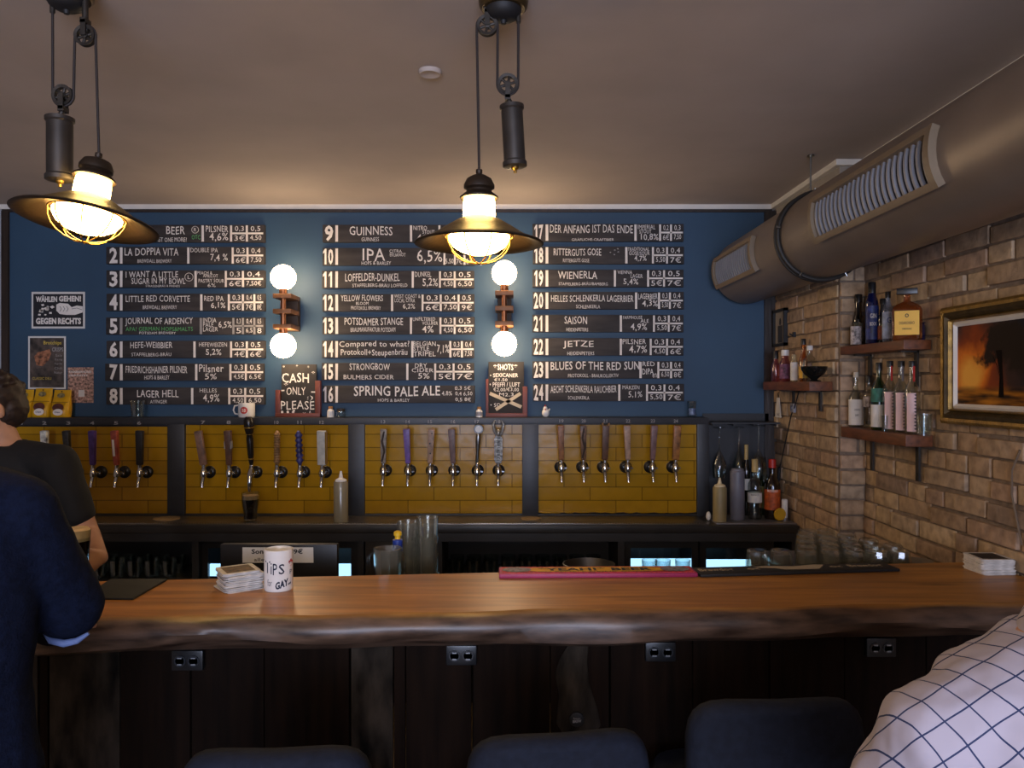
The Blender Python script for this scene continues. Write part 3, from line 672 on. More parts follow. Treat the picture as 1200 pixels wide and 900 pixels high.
C3 = [
 (48,[("DER ANFANG IST DAS ENDE",135,515,5,42),("GRÄFLICHE-CRAFTBIER",235,428,64,78),("IMPERIAL",538,618,5,24),("STOUT",545,600,26,44),("10,8%",552,632,46,78)],[527],[640,690],["0,2","0,3"],["6€","7,50"]),
 (152,[("RITTERGUTS GOSE",152,370,10,42),("RITTERGUTS GOSE",195,315,56,72),("TRADITIONAL",492,590,4,20),("GOSE/SOUR",498,592,22,40),("4,7%",522,578,42,70)],[485],[607,672],["0,3","0,4"],["5,50","7€"]),
 (258,[("WIENERLA",172,352,8,42),("STAFFELBERG-BRÄU/BAMBERG",175,400,56,72),("VIENNA",445,512,4,20),("LAGER",505,560,20,38),("5,4%",472,540,42,72)],[433],[585,658],["0,3","0,5"],["5€","7€"]),
 (360,[("HELLES SCHLENKERLA LAGERBIER",140,518,15,45),("SCHLENKERLA",255,365,60,76),("LAGERBIER",540,628,8,34),("4,3%",558,630,38,70)],[530],[635,685],["0,3","0,4"],["5,50","7€"]),
 (465,[("SAISON",202,305,8,42),("HEIDENPETERS",210,310,60,76),("FARMHOUSE",470,558,5,20),("ALE",550,588,20,36),("4,9%",505,580,40,75)],[460],[612,680],["0,3","0,4"],["5,50","7€"]),
 (572,[("JETZE",195,335,12,48),("HEIDENPETERS",215,338,62,78),("PILSNER",468,575,5,28),("4,7%",498,580,34,72)],[460],[597,672],["0,3","0,4"],["4,50","6€"]),
 (678,[("BLUES OF THE RED SUN",138,545,2,40,'b'),("PROTOKOLL - BRAUKOLLEKTIV",218,450,58,74),("RED",560,615,2,22),("DIPA",558,610,34,60),("8%",605,630,56,75)],[550],[632,690],["0,3","0,4"],["6,50","8€"]),
 (782,[("AECHT SCHLENKERLA RAUCHBIER",138,440,8,40),("SCHLENKERLA",218,315,56,72),("MÄRZEN",468,545,4,25),("5,1%",495,558,34,66)],[453],[580,660],["0,3","0,4"],["5,50","7€"])]
COLS = [(C1, 110, 250, 3.75, 52, 748, 58, 106, 120), (C2, 370, 250, 3.913, 30, 728, 30, 82, 96), (C3, 610, 250, 3.913, 55, 748, 60, 106, 121)]
BOARD = M('blackboard_strip', '#322d2c', .7, var=.3, scale=7, stretch=(1, 1, 5))
num = 0; DB = 3.955
colname = ['first', 'second', 'third']
for ci, (rows, ox, oy, sc, xa, xb, n0, n1, bar0) in enumerate(COLS):
    for ri, (top, texts, bars, grid, tops, bots) in enumerate(rows):
        num += 1
        fx = lambda x: ox+x/sc
        fy = lambda y: oy+(top+y)/sc
        if num == 14: fontb = .0
        hgt = 80 if ci else 76
        jx = random.uniform(-3, 3)
        mb = MB().bb((PX(fx(xa+jx), DB), DB, PZ(fy(hgt), DB)), (PX(fx(xb+jx), DB), 3.98, PZ(fy(0), DB)))
        o = mb.build('menu_board', BOARD, None, bevel=.002)
        tag(o, f'black chalkboard strip numbered {num} in the {colname[ci]} column of the beer list', 'chalkboard', 'chalk beer list boards')
        D = DB-.0012
        mb = MB(); sn = str(num); wN = n1-n0; cw = wN*.5 if len(sn) == 2 else wN*.8; x_ = n0 if len(sn) == 2 else n0+wN*.2
        for dg_ in sn:
            bx = pxbox(fx(x_+1), fy(4), fx(x_+cw-2), fy(hgt-4), D)
            if dg_ == '1': mb.add([bx(u, v) for u, v in ((.42, 0), (.78, 0), (.78, 1), (.5, 1), (.12, .8), (.12, .66), (.42, .78))], [tuple(range(7))])
            else: mb.text(dg_, bx, .03, wob=.02)
            x_ += cw
        mb.build('number', CHALK, o)
        mb = MB(); mbg = MB(); mk = MB(); st_ = MB(); pr = MB(); fb = bars[0] if bars else (grid[0] if grid else 999)
        for tx in texts:
            s_, x0, x1, y0, y1 = tx[:5]
            col_ = tx[5] if len(tx) > 5 else None
            (mbg if col_ == G else (st_ if (x0 > fb-3 or x0 > 575) else (mk if y0 > 48 else mb))).text(s_, pxbox(fx(x0), fy(y0), fx(x1), fy(y1), D), .012 if col_ == 'b' else .004 if y1-y0 > 25 else 0, wob=.05)
        if num in (1, 3):
            cx, cy, rr = ((445, 22, 15) if num == 1 else (418, 30, 18))
            mb.tube([P(fx(cx+rr*math.cos(a*PI/9)), fy(cy+rr*math.sin(a*PI/9)), D) for a in range(18)], .0012, 5, loop=True)
            mb.text('R' if num == 1 else 'L', pxbox(fx(cx-6), fy(cy-8), fx(cx+6), fy(cy+8), D))
        if num == 18:
            for cx, cy in ((412, 28), (432, 18), (430, 38), (448, 26), (446, 12)): mb.text('*', pxbox(fx(cx-4), fy(cy-4), fx(cx+4), fy(cy+4), D), .02)
        if tops:
            ends = grid+[xb-3]; my = hgt*.5
            for j, (a_, b_) in enumerate(zip(tops, bots)):
                l = ends[j]+12; r = ends[j+1]-8
                w = r-l
                pr.text(a_, pxbox(fx(l+w*.1), fy(6), fx(r-w*.1), fy(my-7), D))
                pr.text(b_, pxbox(fx(l+w*.05), fy(my+8), fx(r-w*.02), fy(hgt-6), D))
        for m_, n_ in ((mb, 'name_lettering'), (mk, 'maker_lettering'), (st_, 'style_lettering'), (pr, 'price_lettering')):
            if m_.v: m_.build(n_, CHALK, o)
        if mbg.v: mbg.build('green_lettering', CHALKGR, o)
        mb = MB()
        def vb(x, wd): mb.quad(P(fx(x-wd), fy(3), D), P(fx(x+wd), fy(3), D), P(fx(x+wd+random.uniform(-1, 1)), fy(hgt-2), D), P(fx(x-wd), fy(hgt-2), D))
        CR_ = CHALK if num != 5 else CHALKG
        vb(bar0, 6); mb.build('chalk_rule', CR_, o); mb = MB()
        for x in bars: vb(x, 5)
        if bars: mb.build('chalk_rule', CR_, o); mb = MB()
        for x in grid: vb(x, 4.5)
        if tops: mb.quad(P(fx(grid[0]), fy(my-4), D), P(fx(xb-4), fy(my-4), D), P(fx(xb-4), fy(my+4), D), P(fx(grid[0]), fy(my+4), D))
        
        if mb.v: mb.build('price_grid', CR_, o)

# ------------------------------------------------------------------ posters
def poster(x0, y0, x1, y1, name, label, mat, d=3.978):
    o = MB().bb((PX(x0, d), d, PZ(y1, d)), (PX(x1, d), d+.0018, PZ(y0, d))).build(name, mat); tag(o, label, 'poster'); return o
o = poster(37, 342, 99.5, 385, 'poster', 'black and white WÄHLEN GEHEN GEGEN RECHTS poster on the blue wall', PAPER)
D = 3.9775
MB().quad(P(39, 344.5, D), P(97.3, 344.5, D), P(97.3, 382.7, D), P(39, 382.7, D)).build('printed_field', M('poster_black', '#1d1e24', .7, var=.1), o)
s = MB(); D = 3.977
s.text('WÄHLEN', pxbox(42, 346, 67, 354, D), .05); s.text('GEHEN!', pxbox(69, 346.5, 95, 353.5, D), .05)
s.text('GEGEN', pxbox(42, 372.5, 66, 380, D), .05); s.text('RECHTS', pxbox(68, 372.5, 95, 380, D), .05)
for poly in ([(66, 357), (70, 355), (80, 356), (84, 360), (90, 358), (97, 359), (97, 366), (88, 369), (78, 369), (70, 368), (66, 364)],):
    s.add([P(u, v, D) for u, v in poly], [tuple(range(len(poly)))])
for i in range(12):
    cx, cy = random.uniform(44, 63), random.uniform(357, 369); w = random.uniform(1, 2.6); a = random.random()*3
    s.add([P(cx+w*math.cos(a+q*PI/2)*1.5, cy+w*math.sin(a+q*PI/2), D) for q in range(4)], [(0, 1, 2, 3)])
s.build('lettering', CHALK, o)
s = MB(); D = 3.9767
for x in (70, 74, 78): s.tube([P(x, 359, D), P(x+2, 362, D), P(x, 365, D)], .0012, 4)
s.tube([P(84, 362, D), P(90, 361, D), P(96, 363, D)], .001, 4); s.build('fist_line', INK, o)
o = poster(33, 394, 77, 456, 'poster', 'portrait snack poster with photo of sausage and chips above the yellow snack bags', PAPER)
D = 3.9775
MB().quad(P(35, 396, D), P(75, 396, D), P(75, 454, D), P(35, 454, D)).build('printed_field', M('poster_brown', '#4c423c', .7, var=.5, scale=30), o)
s = MB(); D = 3.977
poly = [(40, 418), (44, 413), (52, 411), (58, 409), (60, 414), (57, 422), (50, 429), (43, 428)]
s.add([P(u, v, D) for u, v in poly], [tuple(range(len(poly)))]); s.build('food_print', M('food_print', '#a0694a', .7, var=.5, scale=60), o)
s = MB(); s.text('Brotchips', pxbox(51, 399.5, 72, 405, D), .02); s.text('CLASSIC DELI', pxbox(38, 442, 60, 445, D)); s.build('yellow_lettering', M('yellow_print', '#c9b04a', .7, var=0), o)
s = MB(); s.text('CRISPS', pxbox(61, 407, 74, 412, D), .03)
for i, t_ in enumerate(('Salz', 'Essig', 'Paprika', 'Chili', 'Natur')): s.text(t_, pxbox(65-i*.4, 415+i*5, 73, 418+i*5, D))
s.build('lettering', CHALKG, o)
o = poster(79.5, 430.5, 109.5, 472, 'poster', 'small reddish speckled poster with white square, beside the snack poster', M('speckled_print', '#a88474', .7, var=.9, scale=90))
s = MB(); D = 3.977; s.text('KNABBERNÜSSE', pxbox(81, 434, 107, 437, D), .03); s.text('GERÖSTET', pxbox(81, 438.5, 103, 441, D), .03); s.quad(P(92, 457, D), P(99, 457, D), P(99, 465, D), P(92, 465, D)); s.build('lettering', CHALK, o)

# ------------------------------------------------------------------ ledge items
YLg = 3.915
def snack_bag(px0, px1, top, label):
    c = Vector((PX((px0+px1)/2, YLg), YLg, LT)); w = (px1-px0)/F*YLg/2
    t = thing('snack_bag', label, 'snack bag', c, 'yellow snack bags on the ledge')
    h = CAMZ-(top-450)/F*YLg-LT
    s = MB(); rg = []
    for v, dp, ww in ((0, .026, .96), (.05, .032, 1), (.3, .034, 1), (.52, .024, .98), (.6, .015, .97), (.78, .006, .95), (1, .002, .93)):
        ring = []
        for k in range(16):
            a = 2*PI*k/16; ca, sa = math.cos(a), math.sin(a)
            ring.append(Vector((w*ww*(abs(ca)**.5)*(1 if ca > 0 else -1), dp*(abs(sa)**.7)*(1 if sa > 0 else -1)+.02*v, h*v)))
        rg.append(ring)
    s.rings(rg); s.build('pouch', M('yellow_foil', '#d8a416', .4, var=.08, bump=.3, bscale=30), t)
    f = lambda u, v, e=.0: Vector((w*u, -(.036 if v < .55 else .012-.02*(v-.6))+.02*v-e, h*v))
    def oval(name, cu, cv, ru, rv, mat, e=.001):
        m_ = MB(); pts = [f(cu+ru*math.cos(2*PI*k/20), cv+rv*math.sin(2*PI*k/20), e) for k in range(20)]
        m_.add(pts, [tuple(range(20))]); return m_.build(name, mat, t)
    oval('brown_print', .05, .36, .62, .15, M('bag_brown', '#5e2c22', .5, var=.4, scale=50)); oval('logo_oval', .1, .19, .55, .12, CHALK, .002)
    oval('header_print', 0, .8, .42, .09, M('bag_grey', '#8a7c52', .5, var=.5, scale=60), .006)
    m_ = MB(); m_.text('Chips', lambda u, v: f(-.25+.6*u, .15+.07*v, .0035), .02); m_.build('lettering', M('bag_ink', '#2a3a5a', .6, var=0), t)
    m_ = MB(); m_.lathe([(.0035, 0), (.0035, .002)], f(0, .94, .004), 12, rot=Rx); m_.build('hang_hole', INK, t)
    m_ = MB(); m_.bb((-w*.97, -.022, h*.545), (w*.97, -.012, h*.56)); m_.build('fold_shade_strip', M('bag_fold_shade', '#7a5a10', .6, var=0), t)  # darker strip paints the shadow along the fold
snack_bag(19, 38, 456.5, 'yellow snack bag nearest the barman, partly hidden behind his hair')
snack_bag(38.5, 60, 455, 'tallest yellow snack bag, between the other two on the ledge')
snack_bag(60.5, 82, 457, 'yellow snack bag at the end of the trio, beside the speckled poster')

def chalk_sign(px0, px1, top, rails, label, lines, cross=False, tape=None):
    d = 3.935
    c = Vector((PX((px0+px1)/2, d), d, LT))
    t = thing('chalk_sign', label, 'chalkboard sign', c, 'wood framed chalk signs on the ledge')
    o = lambda v: v-c
    s = MB(); a, b_ = P(px0, top, d)-c, P(px1, top, d)-c
    s.bb((a.x, -.004, .01), (b_.x, .006, a.z)); s.build('slate', SLATE, t, bevel=.001)
    (l0, l1, lt), (r0, r1, rt) = rails
    for x0, x1, tp in ((l0, l1, lt), (r0, r1, rt)):
        a, b_ = P(x0, tp, d)-c, P(x1, tp, d)-c
        MB().bb((a.x, -.014, .0), (b_.x, .012, a.z)).build('side_rail', MAHOG, t, bevel=.002)
    MB().bb((PX(l0, d)-c.x, -.018, 0), (PX(r1, d)-c.x, .016, .02)).build('foot_rail', MAHOG, t, bevel=.002)
    s = MB(); D_ = d-.0052
    for tx, x0, y0, x1, y1, bold in lines:
        s.text(tx, (lambda f_: (lambda u, v: f_(u, v)-c))(pxbox(x0, y0, x1, y1, D_)), bold, wob=.05)
    s.build('lettering', CHALK, t)
    if cross:
        s = MB()
        for (x0, y0, x1, y1) in ((574, 461, 611, 477), (581, 480, 610, 461)):
            p0 = P(x0, y0, d-.0065)-c; p1 = P(x1, y1, d-.0065)-c; dv = (p1-p0).normalized(); nv = Vector((-dv.z, 0, dv.x))*.0085
            s.quad(p0+nv, p1+nv, p1-nv, p0-nv)
        s.build('tape_strip', M('masking_tape', '#c9b9a0', .8, var=.1), t)
ax0, ay0, k = 310, 420, 80/900
L = [("CASH", 230, 195, 585, 320, .01), ("ONLY", 290, 380, 540, 480, 0), ("PLEASE", 215, 560, 655, 672, 0), ("-", 220, 415, 262, 432, 0), ("-", 615, 435, 668, 452, 0), ("*", 255, 325, 310, 365, .02), ("*", 620, 170, 665, 210, .02), ("★" if False else "*", 415, 85, 440, 115, .02), ("*", 240, 95, 268, 120, 0), ("*", 565, 95, 590, 125, 0),
     (":)", 560, 490, 640, 555, 0), ("i", 215, 690, 250, 750, .05), ("!", 290, 690, 325, 750, .05), ("f", 360, 680, 400, 745, .05), ("Y", 500, 710, 545, 750, 0), ("A", 580, 690, 620, 745, 0), ("*", 650, 730, 680, 755, 0)]
chalk_sign(330, 371, 427, [(323.5, 329, 457), (370, 376, 446)], 'wood-framed chalk sign reading CASH ONLY PLEASE on the tap wall ledge', [(t_, ax0+x0*k, ay0+y0*k, ax0+x1*k, ay0+y1*k, b_) for t_, x0, y0, x1, y1, b_ in L])
ax0, ay0 = 560, 420
L = [("*", 205, 80, 250, 135, .03), ("SHOTS", 258, 75, 468, 155, .02), ("*", 475, 80, 520, 125, .03), ("• SEXICANER", 160, 195, 530, 248, .02), ("€1,50", 215, 260, 390, 305, .01), ("• PFEFFI / LUFT", 155, 315, 555, 375, .01), ("€2,00/€3,00", 205, 385, 540, 440, 0), ("- M2,3", 215, 455, 470, 505, 0), ("• SO", 165, 590, 300, 640, 0)]
chalk_sign(572.5, 614, 424, [(569.5, 572.5, 444), (612.5, 618, 453)], 'wood-framed chalk SHOTS price sign crossed with tape on the tap wall ledge', [(t_, ax0+x0*k, ay0+y0*k, ax0+x1*k, ay0+y1*k, b_) for t_, x0, y0, x1, y1, b_ in L], cross=True)

def on_ledge(px, d=YLg): return Vector((PX(px, d), d, LT))
# enamel mug
c = on_ledge(289); mg = thing('enamel_mug', 'white mug with round red emblem on the tap wall ledge', 'mug', c)
r_ = 9.5/F*YLg; h_ = 16.5/F*YLg
MB().lathe([(.001, .002), (r_*.9, 0), (r_, .006), (r_, h_), (r_-.004, h_), (r_-.004, .008), (.001, .008)], n=28).build('body', WHITE, mg)
MB().tube([(-r_*math.cos(0)+.002, 0, h_*.85), (-r_-.02, 0, h_*.8), (-r_-.026, 0, h_*.5), (-r_-.018, 0, h_*.25), (-r_+.002, 0, h_*.2)], .004, 8).build('handle', WHITE, mg)
s = MB(); s.grid(lambda u, v: Vector(((r_+.0008)*math.sin((u-.5)*.9), -(r_+.0008)*math.cos((u-.5)*.9), h_*.5+(v-.5)*.036*math.sqrt(max(0, 1-(2*u-1)**2)))), 16, 6); s.build('emblem', RED, mg)
s = MB(); s.text('BB', lambda u, v: Vector(((r_+.0015)*math.sin((u-.5)*.45), -(r_+.0015)*math.cos((u-.5)*.45), h_*.5-.008+.016*v))); s.build('emblem_lettering', CHALK, mg)

def tumbler_mesh(r, h, th=.003, taper=.86):
    return MB().lathe([(.001, 0), (r*taper, 0), (r, h), (r-th*.6, h), (r*taper-th, .008), (.001, .008)], n=20)
tmb = tumbler_mesh(.036, .085)
c = on_ledge(161.5); o = tmb.build('drinking_glass', GLASS, None, loc=c); tag(o, 'plain clear tumbler on the tap wall ledge beneath board eight', 'glass')
def tiny_bottle(px, rr, hh, label, body, cap, labelm=None):
    t = thing('miniature_bottle', label, 'bottle', on_ledge(px)); r = rr/F*YLg; h = hh/F*YLg
    MB().lathe([(.001, 0), (r, 0), (r, h*.62), (r*.5, h*.75), (r*.5, h*.8)], n=16).build('body', body, t)
    MB().lathe([(r*.62, h*.78), (r*.62, h), (.001, h)], n=16).build('cap', cap, t)
    if labelm: MB().lathe([(r+.0006, h*.15), (r+.0006, h*.5)], n=16, caps=False).build('label', labelm, t)
tiny_bottle(387.5, 4, 12.5, 'tiny white bottle with tan cap next to the cash sign', WHITE, M('tan_cap', '#b07a3c', .5, var=.1), PAPER)
tiny_bottle(561.5, 3.8, 12, 'tiny white bottle with tan stopper next to the taped shots sign', WHITE, MATS['tan_cap'], M('grey_label', '#8c8a90', .7, var=.1))
t = thing('small_jar', 'squat little glass jar with dark lid beside the tiny bottle', 'jar', on_ledge(399.5))
MB().lathe([(.001, 0), (.022, 0), (.025, .006), (.025, .026), (.02, .032)], n=18).build('body', GLASS, t); MB().lathe([(.021, .03), (.021, .042), (.001, .044)], n=18).build('lid', IRON, t)
t = thing('hen_figurine', 'small white hen figurine with red comb on the tap wall ledge', 'figurine', on_ledge(639.5))
s = MB(); s.ell((0, 0, .022), .02, .02, .022).ell((-.002, -.004, .043), .011, .011, .014).cap((.012, .004, .03), .008, (.02, .008, .04), .004); s.build('body', WHITE, t)
s = MB(); s.ell((-.002, -.004, .058), .004, .011, .006).ell((-.002, -.015, .04), .003, .003, .005); s.build('comb', RED, t)
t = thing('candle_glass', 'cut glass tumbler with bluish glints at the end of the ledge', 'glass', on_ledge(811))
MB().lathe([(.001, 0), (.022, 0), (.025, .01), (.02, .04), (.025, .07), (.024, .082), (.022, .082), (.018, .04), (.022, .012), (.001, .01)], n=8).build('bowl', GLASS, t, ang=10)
MB().lathe([(.001, .012), (.018, .012), (.017, .045), (.001, .045)], n=16).build('painted_reflection', M('blue_reflection_tint', '#8a96c8', .3, var=.3, scale=80), t)  # blue core painted in for the bluish reflections of the glass

# ------------------------------------------------------------------ bottles
def bottle(name, label, loc, h, r, mats, shoulder=.58, neck=.34, lab=(.12, .5), cap=.12, labtext=None, n=20, square=False, capr=1.25, group=None, cat='bottle', caprect=None, inkm=None):
    gm, lm, cm = mats
    t = thing(name, label, cat, loc, group)
    nr = r*neck; hc = h*(1-cap)
    prof = [(.001, .003), (r*.9, 0), (r, .006), (r, h*shoulder), (r*.93, h*(shoulder+.05)), (r*.7, h*(shoulder+.11)), (nr*1.15, h*(shoulder+.17)), (nr, h*(shoulder+.22)), (nr, hc), (nr*1.1, hc)]
    if square:
        s = MB(); rg = []
        for rr, z in prof:
            ring = []
            for k in range(24):
                a = 2*PI*k/24; e = .35 if rr > r*.6 else 1
                ca, sa = math.cos(a), math.sin(a)
                ring.append(Vector((rr*abs(ca)**e*(1 if ca > 0 else -1), rr*abs(sa)**e*(1 if sa > 0 else -1)*(.62 if rr > r*.6 else 1), z)))
            rg.append(ring)
        s.rings(rg); s.build('glass_body', gm, t)
    else:
        MB().lathe(prof, n=n).build('glass_body', gm, t)
    if lm:
        if square:
            MB().bb((-r*.8, -r*.63-.0008, h*lab[0]), (r*.8, -r*.63+.0002, h*lab[1])).build('label', lm, t)
        else: MB().lathe([(r+.0007, h*lab[0]), (r+.0007, h*lab[1])], n=n, caps=False).build('label', lm, t)
    if cm:
        if caprect:
            MB().bb((-caprect[0]/2, -caprect[1]/2, hc), (caprect[0]/2, caprect[1]/2, h)).build('cap', cm, t, bevel=.002)
        else: MB().lathe([(nr*capr, hc-.004), (nr*capr, h-.002), (nr*capr*.9, h), (.001, h)], n=16).build('cap', cm, t)
    if labtext:
        s = MB(); zc = h*(lab[0]+lab[1])/2
        for k, (tx, z, hh, ww) in enumerate(labtext):
            if square: s.text(tx, lambda u, v: Vector(((u-.5)*ww, -r*.63-.0016, h*z+hh*v)), .01)
            else: s.text(tx, lambda u, v: Vector(((r+.0013)*math.sin((u-.5)*ww/r-.25), -(r+.0013)*math.cos((u-.5)*ww/r-.25), h*z+hh*v)), .01)
        s.build('label_lettering', inkm or INK, t)
    return t
LW = M('label_white', '#d9d3cc', .7, var=.06); LP = M('label_pink', '#d8a4a0', .7, var=.1); LY = M('label_gold', '#efb83a', .5, var=.05); LO = M('label_orange', '#b5501c', .6, var=.3, scale=50)
LB = M('label_blue', '#20306a', .5, var=.5, scale=70); LG = M('label_green', '#2f6a5a', .6, var=.4, scale=40); CAPK = M('cap_black', '#17171a', .35, var=0); CAPW = M('cap_white', '#d6d2cc', .4, var=0)
CAPR = M('cap_red', '#a8241c', .4, var=0); CAPC = M('cap_cream', '#a8905c', .5, var=.1); LBR = M('label_patterned', '#a79c9a', .6, var=.6, scale=80); CAPS = M('cap_silver', '#9a98a0', .3, .8, var=0)
LRW = M('label_zigzag', '#d9b6b2', .6, var=.05)

def shelf(x_wall, x0, y0, y1, ztop, th, label, brk, bl):
    t = thing('wall_shelf', label, 'shelf', (x_wall, (y0+y1)/2, ztop), 'wooden wall shelves on the brick')
    c = Vector((x_wall, (y0+y1)/2, ztop))
    MB().bb((x0-x_wall, y0-c.y, -th), (-.004, y1-c.y, 0)).build('board', WALNUT, t, bevel=.003)
    for y in brk:
        s = MB(); s.bb((-.012, y-c.y-.011, -th-bl), (-.005, y-c.y+.011, -th)).bb((x0-x_wall+.03, y-c.y-.011, -th-.006), (-.005, y-c.y+.011, -th))
        s.cyl((-.014, y-c.y, -th-bl*.8), (-.004, y-c.y, -th-bl*.8), .005, n=8)
        s.build('bracket', IRON, t)
shelf(XF-.008, 1.255, 3.24, 3.84, PZ(447, 3.22), .04, 'short wooden shelf beside the small portrait, carrying the black bowl', (3.36, 3.68), .09)
SHB = CAMZ+.154; SHC = CAMZ-.176
shelf(XN-.008, 1.362, 2.67, 3.185, SHB, .034, 'upper wooden shelf carrying the square yellow-label bottle', (2.76, 3.12), .13)
shelf(XN-.008, 1.364, 2.66, 3.185, SHC, .042, 'lower wooden shelf carrying the row of ornate pale-label bottles', (2.75, 3.1), .13)
def onshelf(px, z, x): # place on a shelf line at wall distance x by the picture column
    return Vector((x, x*F/(px-600), z))
SAZ = PZ(447, 3.22)
gp = 'bottles on the wall shelves'
# shelf beside the portrait
xa = 1.305
def h_at(p, z, topy): return CAMZ-(topy-450)/F*p.y-z
def sb(px, topy, rpx, x, z, label, mats, **k):
    p = onshelf(px, z, x); return bottle('spirit_bottle', label, p, h_at(p, z, topy), rpx/F*p.y, mats, group=gp, **k)
sb(909, 411, 5, 1.30, SAZ, 'pink spirit bottle with black cap nearest the dark trim, on the portrait shelf', (GLASSP, None, CAPK), shoulder=.5, neck=.5, cap=.24)
sb(920, 410, 6, 1.315, SAZ, 'squat pink-purple bottle with white cap on the portrait shelf', (GLASSP, M('label_plum', '#7a4a6a', .6, var=.5, scale=70), CAPW), shoulder=.58, neck=.6, cap=.16, lab=(.1, .55))
sb(930.5, 415, 4, 1.30, SAZ, 'slim bottle wrapped in pale paper on the portrait shelf', (glass_mat('pale_glass', '#e8dcc0', .05, .4, .4, '#c9b48a'), LW, None), shoulder=.7, neck=.7, cap=.02, lab=(.05, .7))
sb(941.5, 397, 4.6, 1.325, SAZ, 'tall amber bottle with dark cap behind the black bowl', (GLASSA, LY, CAPK), shoulder=.5, neck=.5, cap=.12, lab=(.08, .35))
sb(949, 405, 8, 1.335, SAZ, 'clear round bottle with white stopper behind the black bowl', (GLASS, None, CAPW), shoulder=.55, neck=.35, cap=.1)
t = thing('black_bowl', 'shallow black glass bowl on a foot at the end of the portrait shelf', 'bowl', onshelf(954, SAZ, 1.285))
MB().lathe([(.001, .0), (.03, 0), (.028, .004), (.012, .008), (.02, .016), (.04, .03), (.052, .05), (.054, .064), (.051, .064), (.045, .046), (.02, .022), (.001, .02)], n=28).build('bowl', M('black_glaze', '#121313', .12, var=0), t)
# upper shelf
sb(1006, 345, 5.5, 1.43, SHB, 'dark bottle with ribbed neck at the far end of the upper shelf', (GLASSD, M('label_smoke', '#5a564e', .6, var=.4, scale=60), CAPK), shoulder=.5, neck=.6, cap=.14, lab=(.1, .45))
sb(1003, 377, 6, 1.39, SHB, 'short white-labelled bottle in front of the dark ribbed bottle', (GLASS, LBR, None), shoulder=.75, neck=.7, cap=.02, lab=(.05, .8))
sb(1022, 331, 7, 1.41, SHB, 'tall dark blue bottle with patterned label on the upper shelf', (GLASSBL, LB, CAPK), shoulder=.66, neck=.5, cap=.16, lab=(.08, .62), labtext=[('GIN', .42, .018, .022), ('BOOK', .3, .014, .024)], inkm=CHALK)
sb(1035, 350, 6, 1.44, SHB, 'dark slim bottle behind the blue bottle on the upper shelf', (GLASSD, M('label_brick', '#7a3a24', .6, var=.3, scale=40), CAPK), shoulder=.55, neck=.5, cap=.1, lab=(.1, .4))
sb(1040.5, 342, 6, 1.405, SHB, 'clear bottle with blue-and-white G label on the upper shelf', (glass_mat('ice_glass', '#dfe6f0', .05, .5, .15, '#aab8d0'), M('label_ice', '#9fb0d0', .6, var=.25, scale=40), CAPK), shoulder=.62, neck=.42, cap=.1, lab=(.08, .6), labtext=[('G', .38, .022, .014)], inkm=BLUEP)
p = onshelf(1063, SHB, 1.4)
bt = bottle('liqueur_bottle', 'square liqueur bottle with big yellow label and flat black cap on the upper shelf', p, h_at(p, SHB, 338), 16/F*p.y, (glass_mat('liqueur_glass', '#d8a070', .05, .5, .3, '#8a4a20'), LY, CAPK), shoulder=.58, neck=.22, cap=.115, lab=(.1, .56), square=True, caprect=(.067, .03), labtext=[('DISARONNO', .3, .01, .048), ('o', .43, .014, .012), ('ORIGINALE', .2, .006, .03)], group=gp)
bt.rotation_euler = (0, 0, -.5)
sb(1079, 378, 5, 1.44, SHB, 'small dark box-like bottle beside the square liqueur bottle', (GLASSBL, None, None), shoulder=.8, neck=.9, cap=.02)
# lower shelf
sb(1003, 436, 8, 1.41, SHC, 'stout clear bottle with white label at the far end of the lower shelf', (GLASS, LW, M('cork', '#c0b6a4', .6, var=.1)), shoulder=.5, neck=.3, cap=.08, lab=(.04, .5), labtext=[('LONDON', .3, .008, .02), ('DRY', .2, .008, .014)])
sb(1018, 440, 6, 1.43, SHC, 'clear bottle with purple-black cap beside the green bottle', (GLASS, LBR, CAPK), shoulder=.56, neck=.45, cap=.12, lab=(.4, .6))
sb(1030, 425, 8.5, 1.40, SHC, 'green bottle with black cap and cream label on the lower shelf', (GLASSG, LG, CAPK), shoulder=.58, neck=.34, cap=.1, lab=(.42, .62))
t = [o for o in SC.objects if o.get('label', '').startswith('green bottle with black cap')][0]
rr = 8.5/F*(1.40*F/430); hh = h_at(Vector((0, 1.40*F/430, 0)), SHC, 425)
MB().lathe([(rr+.001, hh*.05), (rr+.001, hh*.38)], n=20, caps=False).build('lower_label', LW, t)
for i, (px, desc) in enumerate(((1043, 'next to the green bottle'), (1056, 'in the middle of the three'), (1069, 'nearest the shelf end'))):
    p = onshelf(px, SHC, 1.405); h = h_at(p, SHC, 423); r = 8.5/F*p.y
    t = bottle('spirit_bottle', f'slim clear bottle with pink zigzag-edged label, {desc}', p, h, r, (GLASS, None, CAPK), shoulder=.55, neck=.36, cap=.07, group=gp)
    s = MB()
    s.grid(lambda u, v: Vector(((r+.001)*math.sin(-1.15+1.15*u), -(r+.001)*math.cos(-1.15+1.15*u), h*(.04+.52*v))), 10, 1); s.build('label', LRW, t)
    s = MB()
    for j in range(11):
        zz = h*(.06+.046*j); q = [(0, zz), (0, zz+h*.034), (-.3, zz+h*.017)]
        s.add([Vector(((r+.0018)*math.sin(a), -(r+.0018)*math.cos(a), z)) for a, z in q], [(0, 1, 2)])
    s.build('zigzag_edge', M('zigzag_ink', '#3a2c3a', .6, var=0), t)
    s = MB(); s.bb((-.003, -r*.36-.004, h*.72), (.003, -r*.36-.001, h*.93)); s.build('neck_tag', CAPR if i != 1 else CAPS, t)
c = onshelf(1084, SHC, 1.40); o = tumbler_mesh(.022, .075).build('shot_glass', GLASS, None, loc=c); tag(o, 'small clear shot glass at the near end of the lower shelf', 'glass')
